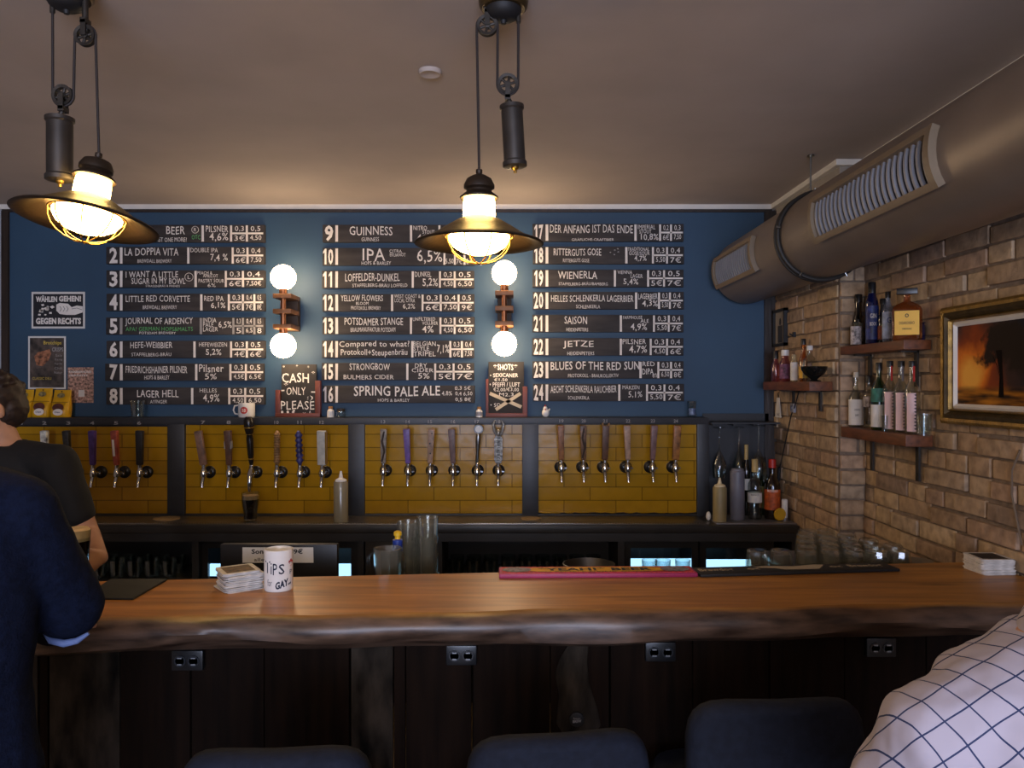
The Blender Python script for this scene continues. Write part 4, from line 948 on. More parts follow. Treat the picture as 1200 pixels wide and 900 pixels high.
c = onshelf(1037, SHC, 1.378); o = tumbler_mesh(.012, .06).build('shot_glass', GLASS, None, loc=c); tag(o, 'narrow little glass before the zigzag-label bottles', 'glass')

# corner bottles on the back counter
def cb(px, topy, boty, rpx, d, label, mats, name='spirit_bottle', **k):
    p = Vector((PX(px, d), d, CT)); h = CAMZ-(topy-450)/F*d-CT
    return bottle(name, label, p, h, rpx/F*d, mats, **k)
MB_tr = thing('bar_tray', 'flat grey tray under the corner bottles on the back counter', 'tray', (PX(880, 3.72), 3.74, CT))
MB().bb((-.19, -.11, 0), (.19, .13, .006)).build('tray_base', M('tray_grey', '#77757a', .4, .4, var=.1), MB_tr, bevel=.002)
CT2 = CT; CT = CT+.006
cb(874.5, 521, 600, 4.5, 3.86, 'tall dark bottle with cream capsule in the corner', (GLASSD, LW, CAPC), shoulder=.6, neck=.42, cap=.2, lab=(.36, .52))
cb(884.5, 538, 604, 8, 3.76, 'clear vermouth bottle with small white label in the corner', (GLASS, LW, CAPC), shoulder=.54, neck=.36, cap=.2, lab=(.28, .44), labtext=[('BIANCO', .4, .008, .04)])
cb(895, 536, 600, 5, 3.88, 'slim olive bottle behind the red-capped bottle', (GLASSG, M('label_olive', '#6f6a2a', .6, var=.3), CAPK), shoulder=.6, neck=.4, cap=.08)
cb(905, 538, 606, 9, 3.76, 'dark vermouth bottle with orange label and red cap', (GLASSB, LO, CAPR), shoulder=.55, neck=.38, cap=.13, lab=(.16, .5), labtext=[('ROSSO', .46, .011, .05)], inkm=CHALK)
def squeeze(px, topy, rpx, d, label, body, tipm, tipn='tip', flat=False):
    t = thing('squeeze_bottle', label, 'squeeze bottle', (PX(px, d), d, CT)); h = CAMZ-(topy-450)/F*d-CT; r = rpx/F*d
    if flat:
        MB().lathe([(.001, 0), (r, 0), (r, h*.94), (r*.85, h*.965), (r*.85, h), (.001, h)], n=20).build('body', body, t, bevel=.002)
    else:
        MB().lathe([(.001, 0), (r, 0), (r, h*.76), (r*.9, h*.8), (r*.75, h*.8), (.001, h*.8)], n=20).build('body', body, t)
        MB().lathe([(r*.8, h*.8), (r*.8, h*.83), (r*.3, h*.87), (r*.12, h), (.001, h)], n=16).build(tipn, tipm, t)
    return t
squeeze(843.5, 560, 8, 3.70, 'beige sauce squeeze bottle with pointed tip near the corner', M('beige_plastic', '#8f8059', .5, var=.05), CREAM)
squeeze(864, 549, 8.3, 3.74, 'tall plain grey plastic bottle beside the beige squeeze bottle', M('grey_plastic', '#6a6a76', .45, var=.05), CREAM, flat=True)
t = thing('cleaning_roll', 'short white cylinder standing beside the orange-label bottle', 'container', (PX(919.5, 3.72), 3.72, CT)); MB().lathe([(.001, 0), (.0145, 0), (.0145, .098), (.011, .102), (.001, .102)], n=18).build('body', WHITE, t); MB().lathe([(.0152, .0), (.0152, .012)], n=18, caps=False).build('base_band', CAPS, t)
o = MB().lathe([(.001, -.006), (.028, -.006), (.031, 0), (.028, .006), (.001, .006)], (0, 0, 0), 24, rot=Matrix.Rotation(PI/2, 3, 'X')@Matrix.Rotation(.15, 3, 'Y')).build('lemon_slice', M('lemon', '#c79a1e', .5, var=.1), None, loc=(PX(911, 3.735), 3.7, CT+.031)); tag(o, 'round yellow lemon slice leaning by the white cylinder', 'lemon slice')
o = MB().ell((0, 0, .022), .012, .012, .022).build('salt_shaker', WHITE, None, loc=(PX(831.5, 3.72), 3.74, CT2)); tag(o, 'small white egg-shaped shaker half behind the beige bottle', 'shaker')
CT = CT2
# squeeze bottle on the drip tray, stout and mats
CT = CT2+.006
squeeze(399.5, 552, 8.4, 3.68, 'clear squeeze bottle with white tip standing before the tap wall post', glass_mat('milky_plastic', '#d8d4c4', .2, .3, .6, '#a89f86'), WHITE)
t = thing('stout_glass', 'pint glass of dark stout with tan head under the black-and-brass tap', 'beer glass', (PX(293.5, 3.69), 3.69, CT+.003))
gh = 33/F*3.69; gr = 10/F*3.69
MB().lathe([(.001, 0), (gr*.72, 0), (gr*.78, gh*.3), (gr*1.02, gh*.72), (gr, gh), (gr-.002, gh), (gr*.98, gh*.72), (gr*.74, gh*.3), (.001, .01)], n=24).build('glass', GLASS, t)
MB().lathe([(.001, .01), (gr*.73, .01), (gr*.74, gh*.3), (gr*.965, gh*.7), (gr*.95, gh*.76), (.001, gh*.76)], n=24).build('stout', M('stout_beer', '#20100a', .2, var=0), t)
MB().lathe([(gr*.955, gh*.76), (gr*.945, gh*.9), (.001, gh*.91)], n=24).build('foam', M('beer_foam', '#b98f62', .8, var=.1), t)
CT = CT2
for px, w, lb in ((192, 15, 'pale oval beer mat lying on the back counter below the first tap panel'), (622, 12, 'pale oval beer mat lying on the back counter below the third tap panel')):
    o = MB().lathe([(.001, 0), (w/F*3.72, 0), (w/F*3.72, .004), (.001, .004)], n=28).build('beer_mat', M('mat_card', '#8b7350', .8, var=.1), None, loc=(PX(px, 3.72), 3.75, CT+.006)); tag(o, lb, 'beer mat')

# hanging stemware in the corner recess
def wine_glass(px, d, y0, y1, r, label):
    zt = PZ(y0, d); h = (y1-y0)/F*d
    t = thing('wine_glass', label, 'wine glass', (PX(px, d), d, zt), 'stemmed glasses hung in the corner')
    MB().lathe([(.001, 0), (r*.85, -.002), (r*.85, -.005), (.006, -.01), (.004, -.02), (.004, -h*.45), (.012, -h*.5), (r*.9, -h*.7), (r, -h*.82), (r*.82, -h), (r*.8, -h), (r*.97, -h*.82), (r*.87, -h*.7), (.001, -h*.54)], n=24).build('bowl', GLASS, t)
rk = thing('glass_rack', 'dark rail rack holding upturned wine glasses in the back corner', 'glass rack', (PX(868, 3.88), 3.88, PZ(497, 3.88)))
MB().bb((-.17, -.09, .004), (.17, .09, .012)).build('rack_plate', BLACKP, rk)
s = MB()
for x in (-.16, -.06, .04, .15): s.cyl((x, -.09, 0), (x, .09, 0), .004, n=8)
s.bb((-.17, .085, -.0), (.17, .094, .05)); s.build('rail', BLACKP, rk)
wine_glass(843, 3.86, 500, 560, .036, 'upturned wine glass hanging above the beige squeeze bottle')
wine_glass(866, 3.9, 500, 560, .036, 'upturned wine glass hanging nearest the wall at the rear of the corner')
wine_glass(889, 3.84, 498, 562, .04, 'upturned wine glass hanging above the clear vermouth bottle')

# ------------------------------------------------------------------ small things on the brick wall
t = thing('picture_frame', 'small black-framed portrait of a standing figure on the brick wall', 'picture', (XF-.008, 3.86, PZ(384, 3.86)))
hw = .085; hh2 = .093
s = MB().bb((-.02, -hw, -hh2), (-.0, -hw+.014, hh2)).bb((-.02, hw-.014, -hh2), (0, hw, hh2)).bb((-.02, -hw, -hh2), (0, hw, -hh2+.014)).bb((-.02, -hw, hh2-.014), (0, hw, hh2)); s.build('frame', INK, t)
MB().bb((-.008, -hw+.01, -hh2+.01), (-.004, hw-.01, hh2-.01)).build('print', M('portrait_print', '#8f8478', .6, var=.1), t)
s = MB(); s.bb((-.0105, -.03, -.075), (-.0085, .03, .01)); s.ell((-.0095, 0, .03), .0012, .014, .018); s.build('printed_figure', M('figure_print', '#2a2a30', .7, var=.2), t)
o = MB().bb((-.012, -.008, -.012), (0, .008, .012)).cyl((-.012, 0, -.004), (-.028, 0, .004), .004, n=8).build('wall_hook', INK, None, loc=(XF-.01, 1.355*F/332, PZ(392, 3.67))); tag(o, 'tiny black hook on the bricks beside the small portrait', 'hook')
t = thing('paper_tag', 'pale tapered paper tag hanging under the portrait shelf', 'tag', (XF-.018, 1.355*F/314, PZ(466, 3.88)))
s = MB(); s.prism([(-.018, 0), (.018, 0), (.042, -.1), (-.042, -.1)], lambda u, v, q_: Vector((q_, u, v)), -.002, .0); s.build('card', LW, t)
MB().tube([(0, 0, 0), (0, -.01, .02), (.004, 0, .028), (0, .01, .02), (0, 0, 0)], .0015, 5).build('string', INK, t)
MB().text('SALE', lambda u, v: Vector((-.0025, .02-.04*u, -.09+.012*v))).build('lettering', INK, t)
t = thing('wall_outlet', 'small grey cable outlet on the bricks under the portrait shelf', 'outlet', (XF-.008, 1.357*F/331, PZ(478, 3.69)))
MB().bb((-.014, -.025, -.022), (0, .025, .022)).build('plate', M('outlet_grey', '#8a8890', .4, var=.05), t, bevel=.004); MB().cyl((-.014, 0, 0), (-.018, 0, 0), .012, n=16).build('insert', CAPS, t)
pts = [(XF-.02, 3.6, SAZ-.045), (XF-.018, 3.66, SAZ-.12), (XF-.02, 3.70, 1.5), (XF-.02, 3.78, 1.36), (XF-.022, 3.84, 1.25), (XF-.022, 3.86, 1.22)]
t = thing('power_cable', 'black cable hanging down the bricks from the portrait shelf to the corner', 'cable')
MB().tube(pts, .003, 6).build('cable', INK, t); MB().cyl((XF-.022, 3.86, 1.23), (XF-.022, 3.875, 1.16), .009, .007, n=10).build('plug', INK, t)
# framed painting
yl, yr = 2.565, 2.06; zt, zb = CAMZ+.252, CAMZ-.13
pt = thing('framed_painting', 'gilt-framed painting of a fiery sunset with a dark tree on the brick wall', 'painting', (XN-.008, (yl+yr)/2, (zt+zb)/2))
hw = (yl-yr)/2; hh2 = (zt-zb)/2
def frame_ring(w0, w1, x0, x1, name, mat, bev=.003):
    s = MB()
    prof = lambda a, x: [Vector((x, -hw+a, -hh2+a)), Vector((x, hw-a, -hh2+a)), Vector((x, hw-a, hh2-a)), Vector((x, -hw+a, hh2-a))]
    s.rings([prof(w0, 0), prof(w0, x0), prof((w0+w1)/2, x0-.006), prof(w1, x1), prof(w1, 0)], loop=True)
    return s.build(name, mat, pt, smooth=False)
frame_ring(0, .018, -.03, -.034, 'outer_frame', GOLD); frame_ring(.018, .042, -.03, -.02, 'frame_cove', M('frame_dark', '#4c3d22', .5, .3, var=.3, scale=30)); frame_ring(.042, .05, -.026, -.022, 'gilt_fillet', GOLD)
frame_ring(.05, .066, -.016, -.014, 'white_liner', PAINTW)
s = MB(); n = 26
for sy in (-1, 1):
    for k in range(n): s.ell((-.03, sy*(hw-.003), -hh2+.01+k*(2*hh2-.02)/(n-1)), .005, .004, .006, n=8)
s.build('beading', GOLD, pt)
def painting_mat():
    m = bpy.data.materials.new('sunset_painting'); m.use_nodes = True; nt = m.node_tree; b = nt.nodes['Principled BSDF']; b.inputs['Roughness'].default_value = .65; b.inputs['Specular IOR Level'].default_value = .15
    tc = nt.nodes.new('ShaderNodeTexCoord'); sp = nt.nodes.new('ShaderNodeSeparateXYZ'); n = nt.nodes.new('ShaderNodeTexNoise'); n.inputs['Scale'].default_value = 9; n.inputs['Detail'].default_value = 6
    nt.links.new(tc.outputs['Object'], n.inputs['Vector']); nt.links.new(tc.outputs['Object'], sp.inputs[0])
    # distance from the glow
    gl = nt.nodes.new('ShaderNodeVectorMath'); gl.operation = 'DISTANCE'; gl.inputs[1].default_value = (0, .12, -.03)
    nt.links.new(tc.outputs['Object'], gl.inputs[0])
    ad = nt.nodes.new('ShaderNodeMath'); ad.operation = 'MULTIPLY_ADD'; ad.inputs[1].default_value = .16
    nt.links.new(n.outputs['Fac'], ad.inputs[0]); nt.links.new(gl.outputs['Value'], ad.inputs[2])
    r = nt.nodes.new('ShaderNodeValToRGB'); els = r.color_ramp.elements
    els[0].position = .1; els[0].color = lin('#f2b04a'); els[1].position = .34; els[1].color = lin('#1c1a24')
    for p_, c_ in ((.16, '#d9761f'), (.21, '#8a3d18'), (.27, '#3a2620')): e = els.new(p_); e.color = lin(c_)
    nt.links.new(ad.outputs[0], r.inputs[0])
    # ground below
    ra = nt.nodes.new('ShaderNodeValToRGB'); ra.color_ramp.elements[0].position = .0; ra.color_ramp.elements[1].position = .02
    mz = nt.nodes.new('ShaderNodeMath'); mz.operation = 'ADD'; mz.inputs[1].default_value = .085; nt.links.new(sp.outputs['Z'], mz.inputs[0]); nt.links.new(mz.outputs[0], ra.inputs[0])
    n2 = nt.nodes.new('ShaderNodeTexNoise'); n2.inputs['Scale'].default_value = 12; mp = nt.nodes.new('ShaderNodeMapping'); mp.inputs['Scale'].default_value = (1, .6, 4); nt.links.new(tc.outputs['Object'], mp.inputs[0]); nt.links.new(mp.outputs[0], n2.inputs['Vector'])
    rg = nt.nodes.new('ShaderNodeValToRGB'); rg.color_ramp.elements[0].color = lin('#2a180c'); rg.color_ramp.elements[1].color = lin('#b8761e'); rg.color_ramp.elements[0].position = .35; rg.color_ramp.elements[1].position = .7
    nt.links.new(n2.outputs['Fac'], rg.inputs[0])
    mx = nt.nodes.new('ShaderNodeMix'); mx.data_type = 'RGBA'; nt.links.new(ra.outputs[0], mx.inputs[0]); nt.links.new(rg.outputs[0], mx.inputs[6]); nt.links.new(r.outputs[0], mx.inputs[7])
    prev = mx.outputs[2]
    n5 = nt.nodes.new('ShaderNodeTexNoise'); n5.inputs['Scale'].default_value = 28; n5.inputs['Detail'].default_value = 7; nt.links.new(tc.outputs['Object'], n5.inputs['Vector'])
    for ctr, sc5, rad in (((0, -.05, .07), (1, .62, 1.1), .062), ((0, .03, .02), (1, .7, 1.5), .036), ((0, -.14, .02), (1, .8, .8), .05)):
        su = nt.nodes.new('ShaderNodeVectorMath'); su.operation = 'SUBTRACT'; su.inputs[1].default_value = ctr; nt.links.new(tc.outputs['Object'], su.inputs[0])
        ml = nt.nodes.new('ShaderNodeVectorMath'); ml.operation = 'MULTIPLY'; ml.inputs[1].default_value = sc5; nt.links.new(su.outputs[0], ml.inputs[0])
        le = nt.nodes.new('ShaderNodeVectorMath'); le.operation = 'LENGTH'; nt.links.new(ml.outputs[0], le.inputs[0])
        a5 = nt.nodes.new('ShaderNodeMath'); a5.operation = 'MULTIPLY_ADD'; a5.inputs[1].default_value = .09; nt.links.new(n5.outputs['Fac'], a5.inputs[0]); nt.links.new(le.outputs['Value'], a5.inputs[2])
        r5 = nt.nodes.new('ShaderNodeValToRGB'); r5.color_ramp.elements[0].position = rad+.035; r5.color_ramp.elements[1].position = rad+.055
        nt.links.new(a5.outputs[0], r5.inputs[0])
        m5 = nt.nodes.new('ShaderNodeMix'); m5.data_type = 'RGBA'; m5.inputs[6].default_value = lin('#21150f'); nt.links.new(r5.outputs[0], m5.inputs[0]); nt.links.new(prev, m5.inputs[7]); prev = m5.outputs[2]
    nt.links.new(prev, b.inputs['Base Color']); return m
MB().bb((-.012, -hw+.06, -hh2+.06), (-.004, hw-.06, hh2-.06)).build('canvas', painting_mat(), pt)
s = MB(); q = lambda y, z: Vector((-.0128, y, z))
s.tube([q(-.04, -.1), q(-.035, -.05), q(-.02, -.01), q(.0, .02)], [.0007]*4, 4)
s.add([q(-.05, -.1), q(-.025, -.1), q(-.03, -.03), q(-.012, .04), q(-.04, .04), q(-.045, -.03)], [(0, 1, 2, 3, 4, 5)])
s.build('painted_trunk', M('tree_paint', '#120a07', .8, var=.1, spec=.1), pt)
t = thing('wall_wire', 'thin looping wire on the bricks above the coaster holder by the near wall', 'wire')
MB().tube([(XN-.015, 2.20, 1.46), (XN-.018, 2.23, 1.40), (XN-.016, 2.235, 1.33), (XN-.018, 2.21, 1.26), (XN-.016, 2.19, 1.19)], .003, 6).build('cable', M('wire_grey', '#6a5a4a', .5, var=0), t)

# ------------------------------------------------------------------ globe wall lamps
OAKL = M('lamp_oak', '#8a5c34', .5, var=.2, scale=10)
COP = M('copper_pipe', '#a06a4a', .3, .9, var=.1)
def wall_lamp(px, y0, y1, label):
    d = 3.80; c = Vector((PX(px, d), 3.98, PZ((y0+y1)/2, d)))
    t = thing('wall_lamp', label, 'wall lamp', c, 'double globe wall lamps')
    MB().bb((-.035, -.05, -.088), (.035, 0, .088)).build('wall_block', M('lamp_dark_wood', '#4a3624', .6, var=.2), t, bevel=.003)
    for z in (-.075, -.0, .075):
        MB().bb((-.045, -.205, z-.011), (.045, -.05, z+.011)).build('wooden_slat', OAKL, t, bevel=.002)
    yy = d-3.98; hz = (y1-y0)/2/F*d
    MB().cyl((0, yy, -hz+.04), (0, yy, hz-.04), .0135, n=16).build('pipe_stem', COP, t)
    for z in (-hz, hz):
        r = .062 if True else 0
        sg = -1 if z < 0 else 1
        sk = MB(); sk.cyl((0, yy, z-sg*.085), (0, yy, z-sg*.05), .02, n=16); sk = sk.build('lamp_socket', COP, t)
        b_ = MB(); b_.ell((0, yy, z), r, r, r, n=28); b_.build('globe_bulb', emit_mat('globe_glow', '#ffdcae', GLOBE_POWER), t)
wall_lamp(332, 325, 405, 'double globe wall lamp with wooden slats above the cash sign')
wall_lamp(591, 320, 403, 'double globe wall lamp with wooden slats above the taped shots sign')

# ------------------------------------------------------------------ pendant lamps
SHADE = M('shade_bronze', '#35281c', .5, .35, var=.25, scale=10, bump=.1)
CORD = M('cord_brown', '#2a2220', .7, var=.1)
def pendant(lx, ly, p1, p2, wt, canopy, d, tilt, label, sgn, wtilt):
    """lx: lamp axis column, p1/p2: upper and lower pulleys, wt: weight box, canopy: column of the ceiling plate"""
    base = Vector((PX(canopy, d), d, ZC))
    t = thing('pendant_lamp', label, 'pendant lamp', base, 'pulley pendant lamps over the bar')
    L = lambda px_, py_, dd=0: P(px_, py_, d+dd)-base
    # canopy
    cn = MB(); cn.lathe([(.001, -.03), (.052, -.028), (.058, -.022), (.06, -.008), (.06, 0)], (0, 0, 0), 28); cn = cn.build('ceiling_canopy', M('canopy_brass', '#5a4a30', .35, .7, var=.2), t)
    MB().lathe([(.001, -.064), (.006, -.063), (.008, -.055), (.024, -.053), (.037, -.045), (.043, -.034), (.044, -.027)], n=24).build('black_cap', INK, cn)
    rp = 12.2/F*d
    A = L(*p1); B = L(*p2)
    for nm, c_, up in (('upper_pulley', A, 1), ('lower_pulley', B, -1)):
        s = MB(); R_ = Matrix.Rotation(PI/2, 3, 'X')
        # grooved rim, hub, six spokes
        s.lathe([(rp*.72, -.006), (rp, -.007), (rp*.93, -.001), (rp*.93, .001), (rp, .007), (rp*.72, .006), (rp*.72, -.006)], c_, 28, rot=R_, caps=False)
        s.lathe([(.001, -.008), (rp*.3, -.007), (rp*.3, .007), (.001, .008)], c_, 16, rot=R_)
        for k in range(6):
            a = k*PI/3+.3; s.cyl(c_+Vector((rp*.2*math.cos(a), 0, rp*.2*math.sin(a))), c_+Vector((rp*.8*math.cos(a), 0, rp*.8*math.sin(a))), .0035, n=8)
        pu = s.build(nm, IRON, t)
        s = MB()
        for sy in (-1, 1): s.box(c_+Vector((0, sy*.0105, up*rp*.65)), (.012, .003, rp*1.5))
        s.box(c_+Vector((0, 0, up*rp*1.35)), (.014, .024, .012)); s.build('pulley_fork', IRON, pu)
    s = MB(); s.cyl(A+Vector((0, 0, rp*1.3)), Vector((A.x*.98, A.y, -.004)), .007, n=10); s.build('hanger', IRON, t)
    # cord: lamp top -> over upper pulley -> under lower pulley -> canopy
    top = L(lx, ly[0]); pts = [top]
    n = 12; s1 = -1 if top.x < A.x else 1
    pts.append(Vector((A.x+s1*rp, A.y, A.z-.02)))
    for k in range(n+1):
        a = PI*k/n; pts.append(A+Vector((s1*rp*math.cos(a), 0, rp*math.sin(a))))
    s2 = -s1
    # lower wheel: enter on the near side, leave on the far side
    for k in range(n+1):
        a = PI*k/n; pts.append(B+Vector((s1*-1*(-1)*rp*math.cos(a)*(1 if True else 1), 0, -rp*math.sin(a))) if False else B+Vector((s1*rp*math.cos(a), 0, -rp*math.sin(a))))
    end = Vector((B.x-s1*rp*1.02, B.y, -.03)); pts.append(end)
    MB().tube(pts, .0032, 8).build('cord', CORD, t)
    MB().cyl(end+Vector((0, 0, -.03)), end+Vector((0, 0, .03)), .006, n=10).build('cord_grip', IRON, t)
    # counterweight
    x0, y0, x1, y1 = wt; c0 = L((x0+x1)/2, y0); c1 = L((x0+x1)/2+wtilt, y1); rw = (x1-x0)/2/F*d; dv = c1-c0; R_ = dv.to_track_quat('Z', 'Y').to_matrix(); hh_ = dv.length
    w_ = MB(); w_.lathe([(.001, 0), (rw*.5, 0), (rw*1.06, .004), (rw*1.06, .012), (rw*.94, .016), (rw*.94, hh_-.016), (rw*1.06, hh_-.012), (rw*1.06, hh_-.002), (rw*.9, hh_), (.001, hh_)], c0, 24, rot=R_)
    w_ = w_.build('counterweight', M('weight_steel', '#4a4541', .45, .7, var=.15), t)
    MB().cyl(B+Vector((0, 0, -rp*1.3)), c0+dv*.02, .006, n=10).build('weight_rod', IRON, w_)
    MB().lathe([(.009, 0), (.009, .004), (.004, .008), (.004, .014)], c1, 12, rot=R_).build('weight_nut', M('brass', '#b08a44', .3, .9, var=0), w_)
    # lamp head: ly = top ball, cap top, cap flange, glass bottom / shade top, shade rim, dome bottom
    zr = [L(lx, y_).z-L(lx, ly[0]).z for y_ in ly]
    T = Matrix.Translation(top) @ Matrix.Rotation(tilt[0], 4, 'X') @ Matrix.Rotation(tilt[1], 4, 'Y')
    R3 = T.to_3x3(); O = top
    lt = lambda prof, nm, mat, par, n_=32, ang=40: MB().lathe(prof, O, n_, rot=R3, caps=False).build(nm, mat, par, ang=ang)
    hd = MB(); hd.lathe([(.001, .004), (.008, 0), (.008, -.008), (.005, -.012), (.016, -.014), (.03, zr[1]-.008), (.037, zr[1]-.022), (.037, zr[1]-.03), (.030, zr[1]-.034), (.031, zr[2]+.012), (.046, zr[2]), (.046, zr[2]-.004), (.03, zr[2]-.004), (.001, zr[2]-.004)], O, 28, rot=R3)
    hd.build('lamp_cap', SHADE, t)
    lt([(.001, zr[2]-.005), (.037, zr[2]-.005), (.039, zr[2]-.02), (.039, zr[3]), (.001, zr[3])], 'glass_chimney', emit_mat('pendant_glow', '#ffcf7a', PENDANT_POWER), t)
    rimr = .152
    s = MB(); prof = [(.038, zr[3]+.004), (.055, zr[3]-.004), (.085, zr[3]*.6+zr[4]*.4), (.12, zr[3]*.2+zr[4]*.8), (rimr, zr[4]), (rimr+.004, zr[4]-.004), (rimr-.002, zr[4]-.006), (.118, zr[3]*.2+zr[4]*.8-.006), (.083, zr[3]*.6+zr[4]*.4-.006), (.053, zr[3]-.01), (.038, zr[3]-.004)]
    s.lathe(prof, O, 48, rot=R3, caps=False); s.build('lamp_shade', SHADE, t)
    rb = .074; s = MB(); zc = zr[4]+.014
    s.lathe([(.001, zc+.02), (rb*.7, zc+.02), (rb, zc), (rb*.98, zc-.009), (rb*.85, zc-.024), (rb*.6, zc-.036), (rb*.3, zc-.043), (.001, zc-.045)], O, 32, rot=R3); s.build('glass_dome', MATS['pendant_glow'], t)
    s = MB()
    for k in range(4):
        a = k*PI/4+.4; pts = []
        for j in range(13):
            b_ = PI*j/12; pts.append(O+R3@Vector(((rb+.008)*math.cos(b_)*math.cos(a), (rb+.008)*math.cos(b_)*math.sin(a), zc-.066*math.sin(b_))))
        s.tube(pts, .0016, 6)
    s.tube([O+R3@Vector(((rb+.008)*math.cos(2*PI*k/32), (rb+.008)*math.sin(2*PI*k/32), zc)) for k in range(32)], .002, 6, loop=True)
    s.build('wire_cage', M('brass', '#b08a44', .3, .9, var=0), t)
pendant(561.5, (199, 206, 231, 257, 284, 305), (571, 30), (595, 99), (586, 122, 613, 196), 590, 1.85, (.0, 0.0), 'bronze pulley pendant lamp hanging over the middle of the bar', 1, 4)
pendant(116, (180, 186, 210, 235, 262, 284), (100, 42), (74, 112), (55, 136, 85, 212), 78, 1.80, (-.14, .1), 'bronze pulley pendant lamp hanging above the men at the end of the bar', -1, 0)

# ------------------------------------------------------------------ things on the bar
def onbar(px, py):
    d = (CAMZ-BT)*F/(py-450); return Vector(((px-600)/F*d, d, BT))
ORD = 'lowest second third fourth fifth sixth seventh eighth ninth tenth eleventh twelfth thirteenth fourteenth fifteenth sixteenth seventeenth eighteenth nineteenth twentieth'.split()+['twenty-first', 'twenty-second', 'twenty-third', 'twenty-fourth']
def coaster_pile(c, n, s, label, rot, group, printed, th=.0021, jit=.006):
    tops = []
    for i in range(n):
        sq = MB(); a = s/2; rr = .009
        poly = []
        for cx_, cy_, a0 in ((1, 1, 0), (-1, 1, 90), (-1, -1, 180), (1, -1, 270)):
            for k_ in range(4): an = math.radians(a0+k_*30); poly.append((cx_*(a-rr)+rr*math.cos(an), cy_*(a-rr)+rr*math.sin(an)))
        sq.prism(poly, lambda u, v, q_: Vector((u, v, q_)), 0, th*.93)
        o = sq.build('coaster', M('coaster_edge', '#cfcac4', .8, var=.15, scale=40), None, smooth=False, loc=c+Vector((random.uniform(-jit, jit), random.uniform(-jit, jit), i*th)))
        o.rotation_euler = (0, 0, rot+random.uniform(-.07, .07))
        tag(o, f'{ORD[i]} coaster from the bottom of {label}', 'coaster', group)
        if i == n-1: tops.append(o)
    o = tops[0]; m_ = s/2-.012
    tm = MB().quad((-m_, -m_, th*.96), (m_, -m_, th*.96), (m_, m_, th*.96), (-m_, m_, th*.96)); tm.build('printed_face', printed, o)
    return o
cL = onbar(281, 688)
o = coaster_pile(cL, 24, .098, 'the pale pile beside the tips mug', .62, 'coasters piled beside the tips mug', M('coaster_print', '#5a4224', .6, var=.5, scale=60))
o['label'] = 'topmost coaster with brown print, on the pile beside the tips mug'
d_ = 2.2; cR = Vector((1.4, 2.255, BT))
o = coaster_pile(cR, 18, .098, 'the pale pile against the brick wall', .02, 'coasters piled by the brick wall', M('coaster_dark', '#1d1a1c', .6, var=.4, scale=60), .0025, .003)
o['label'] = 'topmost coaster with dark print, on the pile against the brick wall'
# tips mug
c = onbar(326.5, 690); tm = thing('tips_mug', 'white tall mug hand-lettered TIPS standing on the bar', 'mug', c)
r_ = .0375; h_ = .108
MB().lathe([(.001, 0), (r_*.96, 0), (r_, .004), (r_, h_), (r_-.003, h_+.001), (r_-.004, h_-.002), (r_-.004, .006), (.001, .006)], n=36).build('body', WHITE, tm)
cyl_ = lambda a0, a1, z0, z1, sl=0: (lambda u, v: Vector(((r_+.0006)*math.sin(a0+(a1-a0)*u), -(r_+.0006)*math.cos(a0+(a1-a0)*u), z0+(z1-z0)*v+sl*u)))
yaw = .42
s = MB(); s.text('T', cyl_(-1.2+yaw, -.72+yaw, .05, .082), .0); s.text('i', cyl_(-.68+yaw, -.6+yaw, .048, .078)); s.text('P', cyl_(-.52+yaw, -.22+yaw, .046, .076), .005); s.text('S', cyl_(-.12+yaw, .28+yaw, .047, .074), .01); s.build('tips_lettering', M('navy_ink', '#151c33', .6, var=0), tm)
s = MB(); s.text('GAY...', cyl_(-.35+yaw, .85+yaw, .006, .026, .012), .05); s.text('for', cyl_(-.95+yaw, -.6+yaw, .016, .034)); s.text('P', cyl_(.72+yaw, .95+yaw, .044, .056)); s.build('lower_lettering', M('navy_ink', '#151c33', .6, var=0), tm)
s = MB(); s.text('*', cyl_(.6+yaw, 1.1+yaw, .058, .085), .06); s.build('red_star', RED, tm)
# bar mats
def barmat(px0, px1, yf_, yb_, label, name, rim, th=.012):
    p0 = onbar(px0, yf_[0]); p1 = onbar(px1, yf_[1]); ax_ = (p1-p0); W_ = ax_.length; a = math.atan2(ax_.y, ax_.x)
    dp = yb_
    t = thing(name, label, 'bar mat', p0, None, (0, 0, a))
    MB().bb((0, 0, 0), (W_, dp, th)).build('rubber_base', rim, t, bevel=.003)
    return t, W_, dp
t, W_, dp = barmat(585, 818, (678, 676.5), .088, 'pink-edged rubber bar mat with yellow and grey print on the bar', 'bar_mat', M('pink_rubber', '#a02a5a', .5, var=.1))
s = MB(); s.bb((.008, .008, .012), (W_-.008, dp-.008, .0135)); s.build('red_border', M('mat_red', '#c0343c', .6, var=.35, scale=120), t)
s = MB(); n = 40; pts = [Vector((W_*.5+W_*.36*math.copysign(abs(math.cos(2*PI*k/n))**.7, math.cos(2*PI*k/n)), dp*.5+dp*.32*math.copysign(abs(math.sin(2*PI*k/n))**.6, math.sin(2*PI*k/n)), .0142)) for k in range(n)]; s.add(pts, [tuple(range(n))]); s.build('yellow_field', M('mat_yellow', '#d8a01c', .6, var=.15), t)
s = MB()
for cx_ in (.09, .9):
    s = MB(); s.add([Vector((W_*cx_+W_*.075*math.cos(2*PI*k/20), dp*.5+dp*.33*math.sin(2*PI*k/20), .0145)) for k in range(20)], [tuple(range(20))]); s.build('grey_print', M('mat_grey', '#7a7580', .6, var=.5, scale=70), t)
